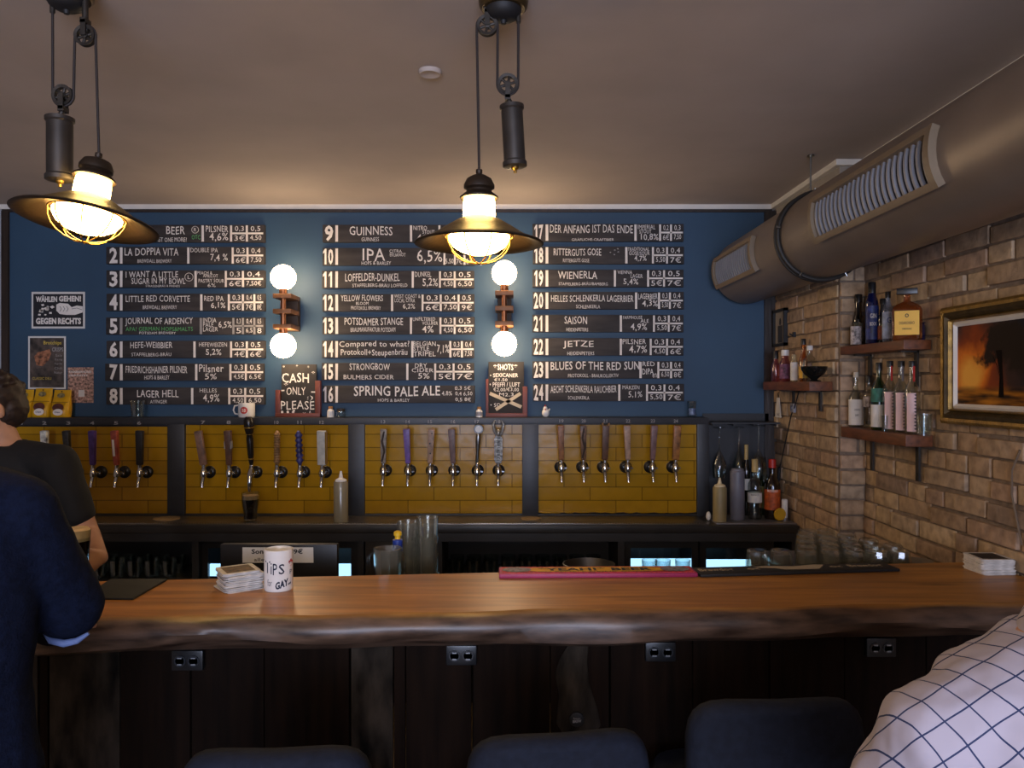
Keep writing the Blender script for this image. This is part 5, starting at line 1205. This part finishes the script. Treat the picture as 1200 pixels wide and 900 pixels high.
s = MB(); s.text('*YEAH!* BEER', lambda u, v: Vector((W_*(.2+.58*u), dp*(.3+.4*v), .0149)), .04); s.text('GOOD PEOPLE DRINK GOOD BEER', lambda u, v: Vector((W_*(.12+.76*u), dp*(.13+.09*v), .0149)), .0); s.build('lettering', INK, t)
t, W_, dp = barmat(821, 1055, (677, 670), .085, 'black rubber bar mat with cream script lettering before the upturned glasses', 'bar_mat', M('black_rubber', '#131214', .6, var=.1), .009)
CRI = M('mat_cream', '#a89a86', .7, var=.15)
s = MB()
for x0 in (.02, .78): s.text('Brewdog', lambda u, v: Vector((W_*(x0+.17*u), dp*(.3+.45*v), .0096)), .03)
for x0 in (.26, .68): s.text('<><', lambda u, v: Vector((W_*(x0+.06*u), dp*(.4+.25*v), .0096)), .05)
up_ = [(.30, .78), (.36, .86), (.42, .84), (.5, .72), (.55, .8), (.62, .9), (.67, .82)]; lo_ = [(.61, .3), (.56, .28), (.5, .3), (.44, .32), (.4, .55), (.34, .66)]
s.add([Vector((W_*u, dp*v, .0095)) for u, v in up_+lo_], [tuple(range(len(up_)+len(lo_)))])
s.build('cream_print', CRI, t)
p = [onbar(95, 703), onbar(156, 703.5), onbar(196, 680.5), onbar(130, 680.5)]
o = MB().prism([(q_.x, q_.y) for q_ in p], lambda u, v, q2: Vector((u, v, q2)), BT, BT+.006).build('spill_mat', M('green_black_rubber', '#14160f', .7, var=.3, scale=40), None, bevel=.002); tag(o, 'dark rubber spill mat on the bar by the navy-sweater man', 'spill mat')

# ------------------------------------------------------------------ till screen with price note
d = 2.55; c = Vector((PX(326.5, d), d, .86))
t = thing('till_screen', 'black back of a till screen with a white price note, behind the bar', 'till', c)
a = P(258, 638, d)-c; b_ = P(395, 676, d)-c
MB().bb((a.x, 0, b_.z-.02), (b_.x, .03, a.z)).build('screen_housing', M('till_black', '#1e1c1c', .45, var=.1), t, bevel=.004)
MB().bb((-.03, .005, 0), (.03, .025, b_.z)).bb((-.1, -.06, 0), (.1, .1, .012)).build('stand', BLKPLASTIC, t)
a = P(284, 641.5, d-.002)-c; b_ = P(367, 659.5, d-.002)-c
nt_ = MB().quad(Vector((a.x, -.001, a.z)), Vector((b_.x, -.001, a.z)), Vector((b_.x+.001, -.0015, b_.z)), Vector((a.x, -.0015, b_.z))).build('price_note', PAPER, t)
s = MB(); s.text('Sonntags 3,89€', lambda u, v: Vector((PX(295+60*u, d)-c.x, -.0026, PZ(650.5-7.5*v, d)-c.z)), .03); s.text('alle Pilsner', lambda u, v: Vector((PX(298+40*u, d)-c.x, -.0026, PZ(657.5-4*v, d)-c.z))); s.build('lettering', INK, nt_)

# glassware on the underbar bench: tall stacks and a spray bottle
tall = tumbler_mesh(.037, .14, .003, .78)
def stack(px, d, label, n, zb=.86, base=None, step=.062, topy=None):
    for i in range(n):
        z = zb+i*step
        if topy is not None: z = PZ(topy, d)-.14-(n-1-i)*step
        o = tall.build('pint_glass', PRESSED, None, loc=(PX(px, d), d, z)); tag(o, label[i], 'glass', 'stacked pint glasses behind the bar')
ords = ['lowest', 'second from the bottom', 'third from the bottom', 'topmost']
stack(478, 2.56, [f'{w} pint glass in the stack nearest the blue-collared bottle' for w in ords], 4, topy=611)
stack(501, 2.56, [f'{w} pint glass in the stack farther from the blue-collared bottle' for w in ords], 4, topy=606)
tk = thing('glass_caddy', 'low dark caddy under the stacked pint glasses behind the bar', 'caddy', (PX(482, 2.56), 2.56, .86))
zt_ = min(PZ(611, 2.56), PZ(606, 2.56))-.14-3*.062-.86
s = MB().bb((-.055, -.045, 0), (.1, .045, zt_-.002)); s.build('caddy_box', BLKPLASTIC, tk, bevel=.004)
s = MB(); s.bb((.035, -.045, zt_-.002), (.1, .045, PZ(606, 2.56)-.14-3*.062-.86)); s.build('caddy_pad', BLKPLASTIC, tk)
jug = thing('glass_jug', 'clear angular glass jug behind the bar beside the blue-collared bottle', 'jug', (PX(453, 2.35), 2.37, .86))
h_ = PZ(641, 2.385)-.86
MB().lathe([(.001, 0), (.028, 0), (.034, h_*.4), (.045, h_), (.042, h_), (.03, h_*.4), (.001, .01)], n=10).build('body', PRESSED, jug, ang=10); MB().tube([(-.043, 0, h_*.95), (-.06, 0, h_*.9), (-.055, 0, h_*.55), (-.036, 0, h_*.45)], .005, 8).build('handle', GLASS, jug)
d = 2.465; h_ = PZ(622, d)-.86
t = thing('dosing_bottle', 'clear bottle with blue collar and yellow tip behind the bar', 'bottle', (PX(466, d), d, .86))
MB().lathe([(.001, 0), (.027, 0), (.027, h_*.62), (.024, h_*.74), (.014, h_*.82)], n=20).build('body', GLASS, t); MB().lathe([(.016, h_*.8), (.016, h_*.91), (.011, h_*.92)], n=18).build('collar', BLUEP, t)
MB().lathe([(.009, h_*.91), (.009, h_*.95), (.013, h_*.955), (.013, h_*.985), (.007, h_), (.001, h_)], n=16).build('tip', YELLOW, t)
# steel bowl rim and small cups behind the pink mat
o = MB().lathe([(.001, 0), (.05, 0), (.075, .03), (.085, .065), (.082, .066), (.07, .03), (.001, .006)], n=32).build('steel_bowl', M('dull_steel', '#4a4846', .4, .8, var=.1), None, loc=(PX(690, 2.5), 2.5, PZ(660, 2.5)-.066)); tag(o, 'shallow steel bowl peeking above the pink-edged bar mat', 'bowl')
sb_ = thing('bowl_stand', 'dark raised block under the steel bowl behind the pink mat', 'stand', (PX(690, 2.5), 2.5, .86)); MB().bb((-.07, -.07, 0), (.07, .07, PZ(660, 2.5)-.066-.861)).build('block', BLKPLASTIC, sb_, bevel=.003)
cupr = thing('cup_shelf', 'narrow dark shelf behind the pink mat holding three small tumblers', 'shelf', (PX(779, 2.45), 2.45, .86)); zc_ = PZ(656, 2.45)-.06; MB().bb((-.1, -.04, 0), (.13, .04, zc_-.861)).build('riser', BLKPLASTIC, cupr, bevel=.002)
sm = tumbler_mesh(.025, .06)
for px, w in ((761, 'nearest the steel bowl'), (777, 'in the middle of the trio'), (800, 'nearest the black mat')):
    o = sm.build('small_tumbler', GLASS, None, loc=(PX(px, 2.45), 2.45, zc_)); tag(o, f'small clear tumbler above the pink bar mat, {w}', 'glass', 'small tumblers behind the pink mat')
# upturned glasses on the steel worktop
upt = MB().lathe([(.035, 0), (.0375, .004), (.036, .05), (.031, .088), (.026, .092), (.001, .088), (.001, .082), (.028, .08), (.034, .01)], n=12)
rows = [(2.45, (887, 915, 945, 973, 1001, 1028, 1054)), (2.535, (945, 972, 998, 1024, 1046)), (2.62, (944, 970, 995, 1018)), (2.705, (944, 968, 992)), (2.79, (946, 968))]
k = 0
for i_, (d, xs_) in enumerate(rows):
    for j, px in enumerate(xs_):
        o = upt.build('upturned_glass', PRESSED, None, loc=(PX(px, d), d, 1.03), ang=12)
        if d == 2.45 and j < 2: tag(o, ['single upturned glass standing apart nearest the lit fridge strip', 'upturned glass second from the lit fridge strip'][j], 'glass', 'upturned glasses on the steel worktop')
        else: tag(o, f'faceted upturned glass, {ORD[j-2*(i_ == 0)] if j-2*(i_ == 0) else "first"} from the fridge side in row {i_+1} behind the black mat', 'glass', 'crowd of upturned glasses')
o = MB().lathe([(.001, 0), (.04, 0), (.05, .006), (.001, .008)], n=28).build('saucer', M('grey_saucer', '#6a645c', .4, var=.1), None, loc=(PX(1078, 2.5), 2.52, 1.066)); tag(o, 'flat grey saucer on top of a jar past the upturned glasses', 'saucer')
o = MB().lathe([(.001, 0), (.035, 0), (.04, .03), (.036, .0355), (.001, .0355)], n=24).build('low_jar', GLASS, None, loc=(PX(1078, 2.5), 2.52, 1.03)); tag(o, 'low glass jar under the grey saucer by the wall', 'jar')
# glasses under the back counter
for x0, n, lb, grp in ((-2.57, 12, 'the dark shelf under the first tap panel', 'glasses shelved under the first tap panel'), (-.27, 9, 'the dark shelf under the third tap panel', 'glasses shelved under the third tap panel')):
    for i in range(n):
        for r2 in range(2):
            o = tmb.build('drinking_glass', GLASS, None, loc=(x0+i*.084, 3.69+r2*.1, .72)); tag(o, f'tumbler {ORD[i] if i else "first"} along the {["front", "rear"][r2]} row of {lb}', 'glass', grp)

# ------------------------------------------------------------------ bar stools
FABK = M('stool_fabric', '#181d2a', .8, var=.15, scale=60, bump=.15, bscale=200, spec=.2)
def stool(x, y, yaw, ztop, w, label, group='bar stools in front of the bar'):
    t = thing('bar_stool', label, 'bar stool', (x, y, 0), group, (0, 0, yaw))
    # backrest: rounded upholstered panel, curved in plan
    s = MB(); rg = []; hgt = .36; n = 28
    z1 = ztop; z0 = ztop-hgt
    def outline(k, th):
        a = 2*PI*k/n; ca, sa = math.cos(a), math.sin(a)
        e = .38
        return (w/2*abs(ca)**e*(1 if ca > 0 else -1), (z0+z1)/2+hgt/2*abs(sa)**e*(1 if sa > 0 else -1))
    for th, kk in ((-.028, .90), (-.024, .965), (-.01, 1), (.012, 1), (.024, .965), (.028, .90)):
        ring = []
        for k in range(n):
            u, z = outline(k, th); u *= kk; z = (z0+z1)/2+(z-(z0+z1)/2)*kk
            ring.append(Vector((u, th+.03*(1-(2*u/w)**2)*-1+.02, z)))
        rg.append(ring)
    s.rings(rg); s.build('backrest', FABK, t, ang=60)
    s = MB(); poly = []
    for k in range(24):
        a = 2*PI*k/24; ca, sa = math.cos(a), math.sin(a); poly.append((.2*abs(ca)**.45*(1 if ca > 0 else -1), .2+.19*abs(sa)**.45*(1 if sa > 0 else -1)))
    s.rings([[Vector((u*q_, .2+(v-.2)*q_, z)) for u, v in poly] for q_, z in ((.94, .66), (1, .67), (1, .715), (.93, .735), (.6, .74))]); s.build('seat', FABK, t)
    for sx in (-1, 1):
        for yy in (.05, .36):
            MB().cyl((sx*.15, yy, .66), (sx*.2, yy+(-.03 if yy < .2 else .02), 0), .014, .011, n=12).build('leg', IRON, t)
    s = MB(); zz = .25
    s.tube([(-.18, .03, zz), (.18, .03, zz), (.18, .375, zz), (-.18, .375, zz)], .008, 8, loop=True); s.build('footrest', IRON, t)
    for sx in (-1, 1):
        MB().tube([(sx*.12, .03, .67), (sx*.12, .012, .72), (sx*.12, .012, .8)], .010, 8).build('back_support', IRON, t)
    return t
stool(PX(322, 1.36), 1.36, .06, 1.005, .345, 'dark bar stool nearest the navy-sweater man, only its back top showing')
stool(PX(657, 1.42), 1.42, .14, 1.005, .35, 'blue-grey upholstered bar stool in the middle before the bar')
stool(PX(912, 1.56), 1.56, .05, 1.01, .37, 'near-black bar stool beside the person in the checked shirt')

# ------------------------------------------------------------------ people
SKIN = M('skin', '#b98a6e', .55, var=.06, scale=20, spec=.35)
def union(name, mb, mat, parent, base, voxel, smooth=4, bump=None):
    """one continuous surface out of overlapping closed shapes"""
    me = bpy.data.meshes.new(name); me.from_pydata([Vector(v)-base for v in mb.v], [], mb.f)
    bm = bmesh.new(); bm.from_mesh(me); bmesh.ops.recalc_face_normals(bm, faces=bm.faces); bm.to_mesh(me); bm.free()
    o = bpy.data.objects.new(name, me); SC.collection.objects.link(o)
    r = o.modifiers.new('r', 'REMESH'); r.mode = 'VOXEL'; r.voxel_size = voxel
    if smooth:
        m = o.modifiers.new('s', 'SMOOTH'); m.factor = .5; m.iterations = smooth
    dg = C.evaluated_depsgraph_get(); dg.update()
    m2 = bpy.data.meshes.new_from_object(o.evaluated_get(dg))
    o.modifiers.clear(); o.data = m2; m2.name = name
    m2.materials.clear(); m2.materials.append(mat)
    for p in m2.polygons: p.use_smooth = True
    if bump:
        for v in m2.vertices:
            p = v.co+base
            v.co += v.normal*bump(p)
    o.parent = parent
    return o

def hand(mb, wrist, d, n, side, curl=.5, s=1.0):
    """palm and five separate fingers; d finger direction, n palm normal, side +-1 puts the thumb on d x n"""
    d = d.normalized(); n = (n-d*n.dot(d)).normalized(); t = d.cross(n)*side
    kn = []
    for i in range(4):
        k = wrist+d*(.088-.004*abs(i-1))*s+t*(.030-.0205*i)*s
        kn.append(k); mb.cap(wrist+t*(.014-.009*i)*s+d*.01*s, .017*s, k, .0125*s, 10)
    for i, (l1, l2, l3) in enumerate(((.043, .025, .02), (.048, .029, .021), (.045, .027, .021), (.035, .02, .018))):
        p = kn[i]; a = 0; r = (.0092, .0095, .009, .008)[i]*s
        for j, L in enumerate((l1, l2, l3)):
            a += curl*(.75, 1.0, .7)[j]+(.05*i)
            q = p+(d*math.cos(a)+n*math.sin(a))*L*s
            mb.cap(p, r*(1.02-.1*j), q, r*(.92-.1*j), 10); p = q
    p = wrist+t*.026*s+d*.025*s
    mb.cap(wrist+d*.01*s+t*.01*s, .016*s, p, .014*s, 10)
    for L, dv, r in ((.04, t*.75+d*.6+n*.35, .012), (.032, t*.3+d*.85+n*.5, .0105), (.024, t*.05+d*.9+n*.6, .009)):
        q = p+dv.normalized()*L*s; mb.cap(p, r*s, q, r*.9*s, 10); p = q

def torso(mb, secs, yaw):
    """secs: (centre, half width, half depth)"""
    r = Vector((math.cos(yaw), math.sin(yaw), 0)); f = Vector((-math.sin(yaw), math.cos(yaw), 0))
    rs = []
    for c, a, b_ in secs:
        rs.append([Vector(c)+r*a*math.copysign(abs(math.cos(2*PI*k/24))**.85, math.cos(2*PI*k/24))+f*b_*math.sin(2*PI*k/24) for k in range(24)])
    mb.rings(rs)

def head(mb, c, f, up, s=1.0):
    """c head centre, f facing"""
    f = f.normalized(); r = f.cross(up).normalized(); u = r.cross(f).normalized()
    R = Matrix((r, f, u)).transposed()
    at = lambda x, y, z: c+R@Vector((x*s, y*s, z*s))
    mb.ell(at(0, -.012, .025), .076*s, .098*s, .092*s, R); mb.ell(at(0, .022, -.035), .06*s, .07*s, .08*s, R)
    mb.ell(at(0, .062, -.088), .026*s, .024*s, .022*s, R)
    mb.cap(at(0, .088, .012), .009*s, at(0, .108, -.028), .014*s, 10)
    for sg in (-1, 1):
        mb.ell(at(sg*.012, .096, -.03), .009*s, .01*s, .008*s, R); mb.ell(at(sg*.077, -.005, -.005), .009*s, .018*s, .032*s, R)
        mb.ell(at(sg*.034, .08, .03), .022*s, .012*s, .008*s, R); mb.ell(at(sg*.04, .066, -.022), .022*s, .02*s, .018*s, R)
    mb.ell(at(0, .084, -.055), .024*s, .011*s, .006*s, R); mb.ell(at(0, .08, -.066), .021*s, .011*s, .007*s, R)
    return at, R
def face_bits(at, R, root, base, hairmat, s=1.0, hair='short'):
    b_ = base
    for sg in (-1, 1):
        m_ = MB(); m_.ell(at(sg*.032, .079, .012)-b_, .0125*s, .0125*s, .0125*s, R, 14); e = m_.build('eye', M('eye_white', '#d8d4cf', .2, var=0), root)
        m_ = MB(); m_.ell(at(sg*.032, .0885, .012)-b_, .006*s, .004*s, .006*s, R, 12); m_.build('iris', M('iris', '#2e1d14', .2, var=0), e)
        m_ = MB(); m_.tube([at(sg*.016, .094, .036)-b_, at(sg*.034, .091, .042)-b_, at(sg*.053, .078, .036)-b_], [.003, .0045, .002], 6); m_.build('eyebrow', hairmat, root)
    m_ = MB(); m_.tube([at(-.022, .089, -.059)-b_, at(0, .097, -.0605)-b_, at(.022, .089, -.059)-b_], [.003, .005, .003], 8); m_.build('lips', M('lips', '#9a5f52', .5, var=0), root)
def hair(at, R, root, base, mat, s=1.0):
    m_ = MB(); m_.ell(at(0, -.022, .045), .087*s, .104*s, .09*s, R); m_.ell(at(0, -.05, -.005), .08*s, .075*s, .085*s, R)
    for i in range(26):
        a = random.uniform(-PI, PI); e_ = random.uniform(.1, 1.4)
        p = at(.082*math.cos(a)*math.cos(e_), -.022+.098*math.sin(a)*math.cos(e_), .045+.088*math.sin(e_))
        m_.cap(p, .014, p+R@Vector((random.uniform(-.02, .02), .012, random.uniform(-.004, .012))), .008, 8)
    return union('hair', m_, mat, root, base, .006, 1, lambda p: .003*noise.noise(p*70))

def person(label, base, yaw, neck, headc, face, sh, el, wr, hd, pelvis, hip, kn, an, shirt, trousers, hairmat, longsleeve=True, girth=1.0, shirtfn=None, armr=.058, voxel=.009, chest_lean=None):
    base = Vector(base); root = thing('person', label, 'person', base)
    r = Vector((math.cos(yaw), math.sin(yaw), 0)); f = Vector((-math.sin(yaw), math.cos(yaw), 0)); up = Vector((0, 0, 1))
    g = girth; H = neck-pelvis
    def sec(t, a, b_, off=0): return (pelvis+H*t+f*off, a*g, b_*g)
    shm = (sh[0]+sh[1])/2; hw = (sh[0]-sh[1]).length/2
    secs = [sec(-.16, .13, .10), sec(0, .165, .115), sec(.28, .15, .108), sec(.55, .168, .122), sec(.78, .182, .118), sec(.9, .165, .098), sec(.985, .10, .072), sec(1.04, .058, .056)]
    b_ = MB(); torso(b_, secs, yaw)
    upv = (headc-neck).normalized()
    b_.cap(neck-upv*.05, .06, headc-upv*.04, .053, 16); at, R = head(b_, headc, face, upv)
    for i in (0, 1):
        b_.cap(neck-upv*.03, .05, sh[i], .05); b_.cap(sh[i], .052, el[i], .04); b_.cap(el[i], .041, wr[i], .026)
        hand(b_, wr[i], hd[i][0], hd[i][1], hd[i][2], hd[i][3])
        b_.cap(hip[i], .088, kn[i], .056); b_.cap(kn[i], .056, an[i], .04)
    union('body', b_, SKIN, root, base, .006, 3)
    face_bits(at, R, root, base, hairmat); hair(at, R, root, base, hairmat)
    # shirt
    s_ = MB(); k_ = .014
    torso(s_, [(c, a+k_, d_+k_) for c, a, d_ in secs[1:7]]+[(neck+upv*.004, .07, .068)], yaw)
    for i in (0, 1):
        s_.cap(neck-upv*.04, .066, sh[i], armr+.008); s_.cap(sh[i], armr+.008, (el[i] if longsleeve else sh[i]*.3+el[i]*.7), armr-.004)
        if longsleeve: s_.cap(el[i], armr-.004, el[i]*.12+wr[i]*.88, armr-.016)
    so = union('shirt', s_, shirt, root, base, .008, 5, shirtfn)
    col_ = MB(); rr = [];
    cn = neck+upv*.004
    r2 = f.cross(upv).normalized()
    for q_ in range(24):
        a = 2*PI*q_/24; rr.append(cn+r*.068*math.cos(a)+f*.066*math.sin(a)+upv*(.012-.012*math.sin(a))-base)
    # trousers and shoes
    t_ = MB(); torso(t_, [(secs[0][0]-up*.02, secs[0][1]+.02, secs[0][2]+.016), (secs[1][0], secs[1][1]+.012, secs[1][2]+.012), (pelvis+H*.1, .162*g+.01, .112*g+.01)], yaw)
    for i in (0, 1): t_.cap(hip[i], .098, kn[i], .068); t_.cap(kn[i], .068, an[i]+(kn[i]-an[i])*.04, .056)
    union('trousers', t_, trousers, root, base, .010, 4, lambda p: .003*noise.noise(p*22))
    for i in (0, 1):
        z_ = MB(); h_ = an[i]-up*.045; z_.cap(h_-f*.05, .04, h_+f*.13-up*.005, .036); z_.cap(an[i], .046, h_, .045)
        union('shoe', z_, M('shoe_leather', '#1a1614', .45, var=.1), root, base, .008, 2)
    return root, rr, at, R
V = Vector
HAIRD = M('hair_dark_brown', '#2a1b12', .6, var=.3, scale=50)
NAVY = M('navy_knit', '#10172b', .9, var=.2, scale=90, bump=.25, bscale=260, spec=.1)
BLKT = M('black_tee', '#0f0f11', .85, var=.12, bump=.1)
JEAN = M('dark_trousers', '#08090e', .9, spec=.1, var=.15, bump=.1)
# barman behind the counter
nk = V((-1.845, 2.79, 1.425)); fc = V((-.6, -.75, -.25))
root, rr, at, R = person('barman in a black T-shirt with dark hair, looking down behind the counter', (-1.80, 2.82, 0), PI+.35, nk, V((-1.875, 2.755, 1.56)), fc,
    [V((-1.998, 2.86, 1.365)), V((-1.632, 2.76, 1.368))], [V((-2.06, 2.80, 1.09)), V((-1.535, 2.78, 1.105))], [V((-1.93, 2.60, 1.04)), V((-1.395, 2.60, 1.062))],
    [(V((.6, -.7, -.1)), V((.4, .2, -.8)), 1, .5), (V((-.2, -1, .12)), V((-.9, .1, -.1)), 1, .62)],
    V((-1.80, 2.83, .93)), [V((-1.89, 2.83, .9)), V((-1.71, 2.83, .9))], [V((-1.90, 2.80, .5)), V((-1.70, 2.80, .5))], [V((-1.91, 2.84, .09)), V((-1.69, 2.84, .09))],
    BLKT, JEAN, HAIRD, longsleeve=False, shirtfn=lambda p: .004*noise.noise(p*16), armr=.06)
b0 = V((-1.80, 2.82, 0))
m_ = MB(); m_.tube([V((-1.845, 2.79, 1.435))-b0+V((.074*math.cos(k*PI/12), .074*math.sin(k*PI/12), .012*math.sin(k*PI/12+.3)-.004)) for k in range(24)], .002, 6, loop=True); m_.build('neck_cord', INK, root)
# the glass he holds
t = thing('held_beer_glass', 'dark beer with cream foam held by the barman', 'beer glass', (-1.407, 2.49, 1.035))
MB().lathe([(.001, 0), (.03, 0), (.036, .11), (.037, .142), (.035, .142), (.034, .11), (.028, .006), (.001, .006)], n=24).build('glass', GLASS, t)
MB().lathe([(.001, .007), (.0275, .007), (.0335, .106), (.001, .106)], n=24).build('beer', MATS['stout_beer'], t)
MB().lathe([(.0335, .107), (.036, .142), (.03, .15), (.001, .152)], n=24).build('foam', M('pale_foam', '#d8b98a', .8, var=.08), t)
# man in navy at the end of the bar
root, rr, at, R = person('man in a navy sweater standing at the bar end with his back to the room', (-.98, 1.28, 0), -.12, V((-1.01, 1.29, 1.525)), V((-1.02, 1.33, 1.68)), V((-.2, 1, -.1)),
    [V((-.842, 1.30, 1.425)), V((-1.205, 1.33, 1.43))], [V((-.818, 1.42, 1.240)), V((-1.28, 1.46, 1.19))], [V((-.99, 1.65, 1.135)), V((-1.17, 1.66, 1.138))],
    [(V((-.35, .9, -.03)), V((.1, 0, -1)), -1, .12), (V((.3, .9, -.03)), V((0, 0, -1)), 1, .12)],
    V((-.98, 1.28, .98)), [V((-.88, 1.28, .95)), V((-1.08, 1.28, .95))], [V((-.87, 1.30, .52)), V((-1.09, 1.30, .52))], [V((-.86, 1.27, .09)), V((-1.10, 1.27, .09))],
    NAVY, JEAN, HAIRD, girth=1.06, shirtfn=lambda p: .006*noise.noise(p*11)+.002*noise.noise(p*30), armr=.064)
b0 = V((-.98, 1.28, 0)); e0 = V((-.818, 1.42, 1.240)); m_ = MB()
m_.tube([P(52, 742, 1.40)-b0, P(60, 751, 1.395)-b0, P(75, 754, 1.39)-b0, P(90, 751, 1.395)-b0, P(104, 742, 1.40)-b0], [.003, .006, .007, .006, .003], 10); m_.build('shirt_cuff', M('cuff_blue', '#5f719f', .7, var=.1), root)

# person in the checked shirt, seated on a stool, back to the room
def check_mat():
    m = bpy.data.materials.new('checked_cotton'); m.use_nodes = True; nt = m.node_tree; b = nt.nodes['Principled BSDF']; b.inputs['Roughness'].default_value = .85
    tc = nt.nodes.new('ShaderNodeTexCoord'); n = nt.nodes.new('ShaderNodeTexNoise'); n.inputs['Scale'].default_value = 7
    sc_ = nt.nodes.new('ShaderNodeVectorMath'); sc_.operation = 'MULTIPLY_ADD'; sc_.inputs[1].default_value = (.02, .02, .02)
    nt.links.new(tc.outputs['Object'], n.inputs['Vector']); nt.links.new(n.outputs['Color'], sc_.inputs[0]); nt.links.new(tc.outputs['Object'], sc_.inputs[2])
    fac = None
    for dirn, off in (((.86, .2, .50), 0), ((-.43, .62, .66), .3)):
        dt = nt.nodes.new('ShaderNodeVectorMath'); dt.operation = 'DOT_PRODUCT'; dt.inputs[1].default_value = dirn
        nt.links.new(sc_.outputs[0], dt.inputs[0])
        for per, wd in ((.029, .06), (.072, .0)):
            if not wd: continue
            mu = nt.nodes.new('ShaderNodeMath'); mu.operation = 'MULTIPLY_ADD'; mu.inputs[1].default_value = 1/per; mu.inputs[2].default_value = off+40
            fr = nt.nodes.new('ShaderNodeMath'); fr.operation = 'FRACT'; lt = nt.nodes.new('ShaderNodeMath'); lt.operation = 'LESS_THAN'; lt.inputs[1].default_value = wd
            nt.links.new(dt.outputs['Value'], mu.inputs[0]); nt.links.new(mu.outputs[0], fr.inputs[0]); nt.links.new(fr.outputs[0], lt.inputs[0])
            if fac is None: fac = lt
            else:
                mx_ = nt.nodes.new('ShaderNodeMath'); mx_.operation = 'MAXIMUM'; nt.links.new(fac.outputs[0], mx_.inputs[0]); nt.links.new(lt.outputs[0], mx_.inputs[1]); fac = mx_
    mx = nt.nodes.new('ShaderNodeMix'); mx.data_type = 'RGBA'; mx.inputs[6].default_value = lin('#b0a9b6'); mx.inputs[7].default_value = lin('#27345a')
    nt.links.new(fac.outputs[0], mx.inputs[0]); nt.links.new(mx.outputs[2], b.inputs['Base Color'])
    bp = nt.nodes.new('ShaderNodeBump'); bp.inputs['Strength'].default_value = .35; bp.inputs['Distance'].default_value = .02
    n4 = nt.nodes.new('ShaderNodeTexNoise'); n4.inputs['Scale'].default_value = 14; nt.links.new(tc.outputs['Object'], n4.inputs['Vector']); nt.links.new(n4.outputs['Fac'], bp.inputs['Height']); nt.links.new(bp.outputs[0], b.inputs['Normal'])
    return m
fold = lambda p: .010*noise.noise(V((p.x*16+p.z*10, p.y*14, p.z*6)))+.003*noise.noise(p*34)
nk = V((.690, .88, 1.365)); CHK = check_mat()
root, rr, at, R = person('person in a white and blue checked shirt sitting at the bar, back to the room', (.715, .90, 0), -.05, nk, V((.775, .94, 1.52)), V((.25, 1, -.15)),
    [V((.90, .90, 1.242)), V((.498, .88, 1.243))], [V((.965, 1.02, 1.01)), V((.468, 1.03, 1.0))], [V((.84, 1.20, .955)), V((.60, 1.20, .955))],
    [(V((-.1, 1, -.12)), V((0, -.1, -1)), -1, .2), (V((.1, 1, -.12)), V((0, -.1, -1)), 1, .2)],
    V((.715, .90, .845)), [V((.805, .93, .835)), V((.625, .93, .835))], [V((.855, 1.34, .82)), V((.575, 1.34, .82))], [V((.835, 1.30, .42)), V((.595, 1.30, .42))],
    CHK, JEAN, HAIRD, girth=1.08, shirtfn=fold, armr=.062)
b0 = V((.715, .90, 0)); m_ = MB(); rg = []
for rad, dz in ((.068, -.012), (.073, .012), (.070, .045), (.079, .042), (.098, .0), (.106, -.034)):
    rg.append([nk-b0+V((rad*math.cos(2*PI*k/28)*1.0, rad*.97*math.sin(2*PI*k/28), dz-.012*math.sin(2*PI*k/28))) for k in range(28)])
m_.rings(rg, loop=True); m_.build('collar', CHK, root)
stool(.715, .72, 0, 1.0, .4, 'dark bar stool under the person in the checked shirt', 'bar stools in front of the bar')
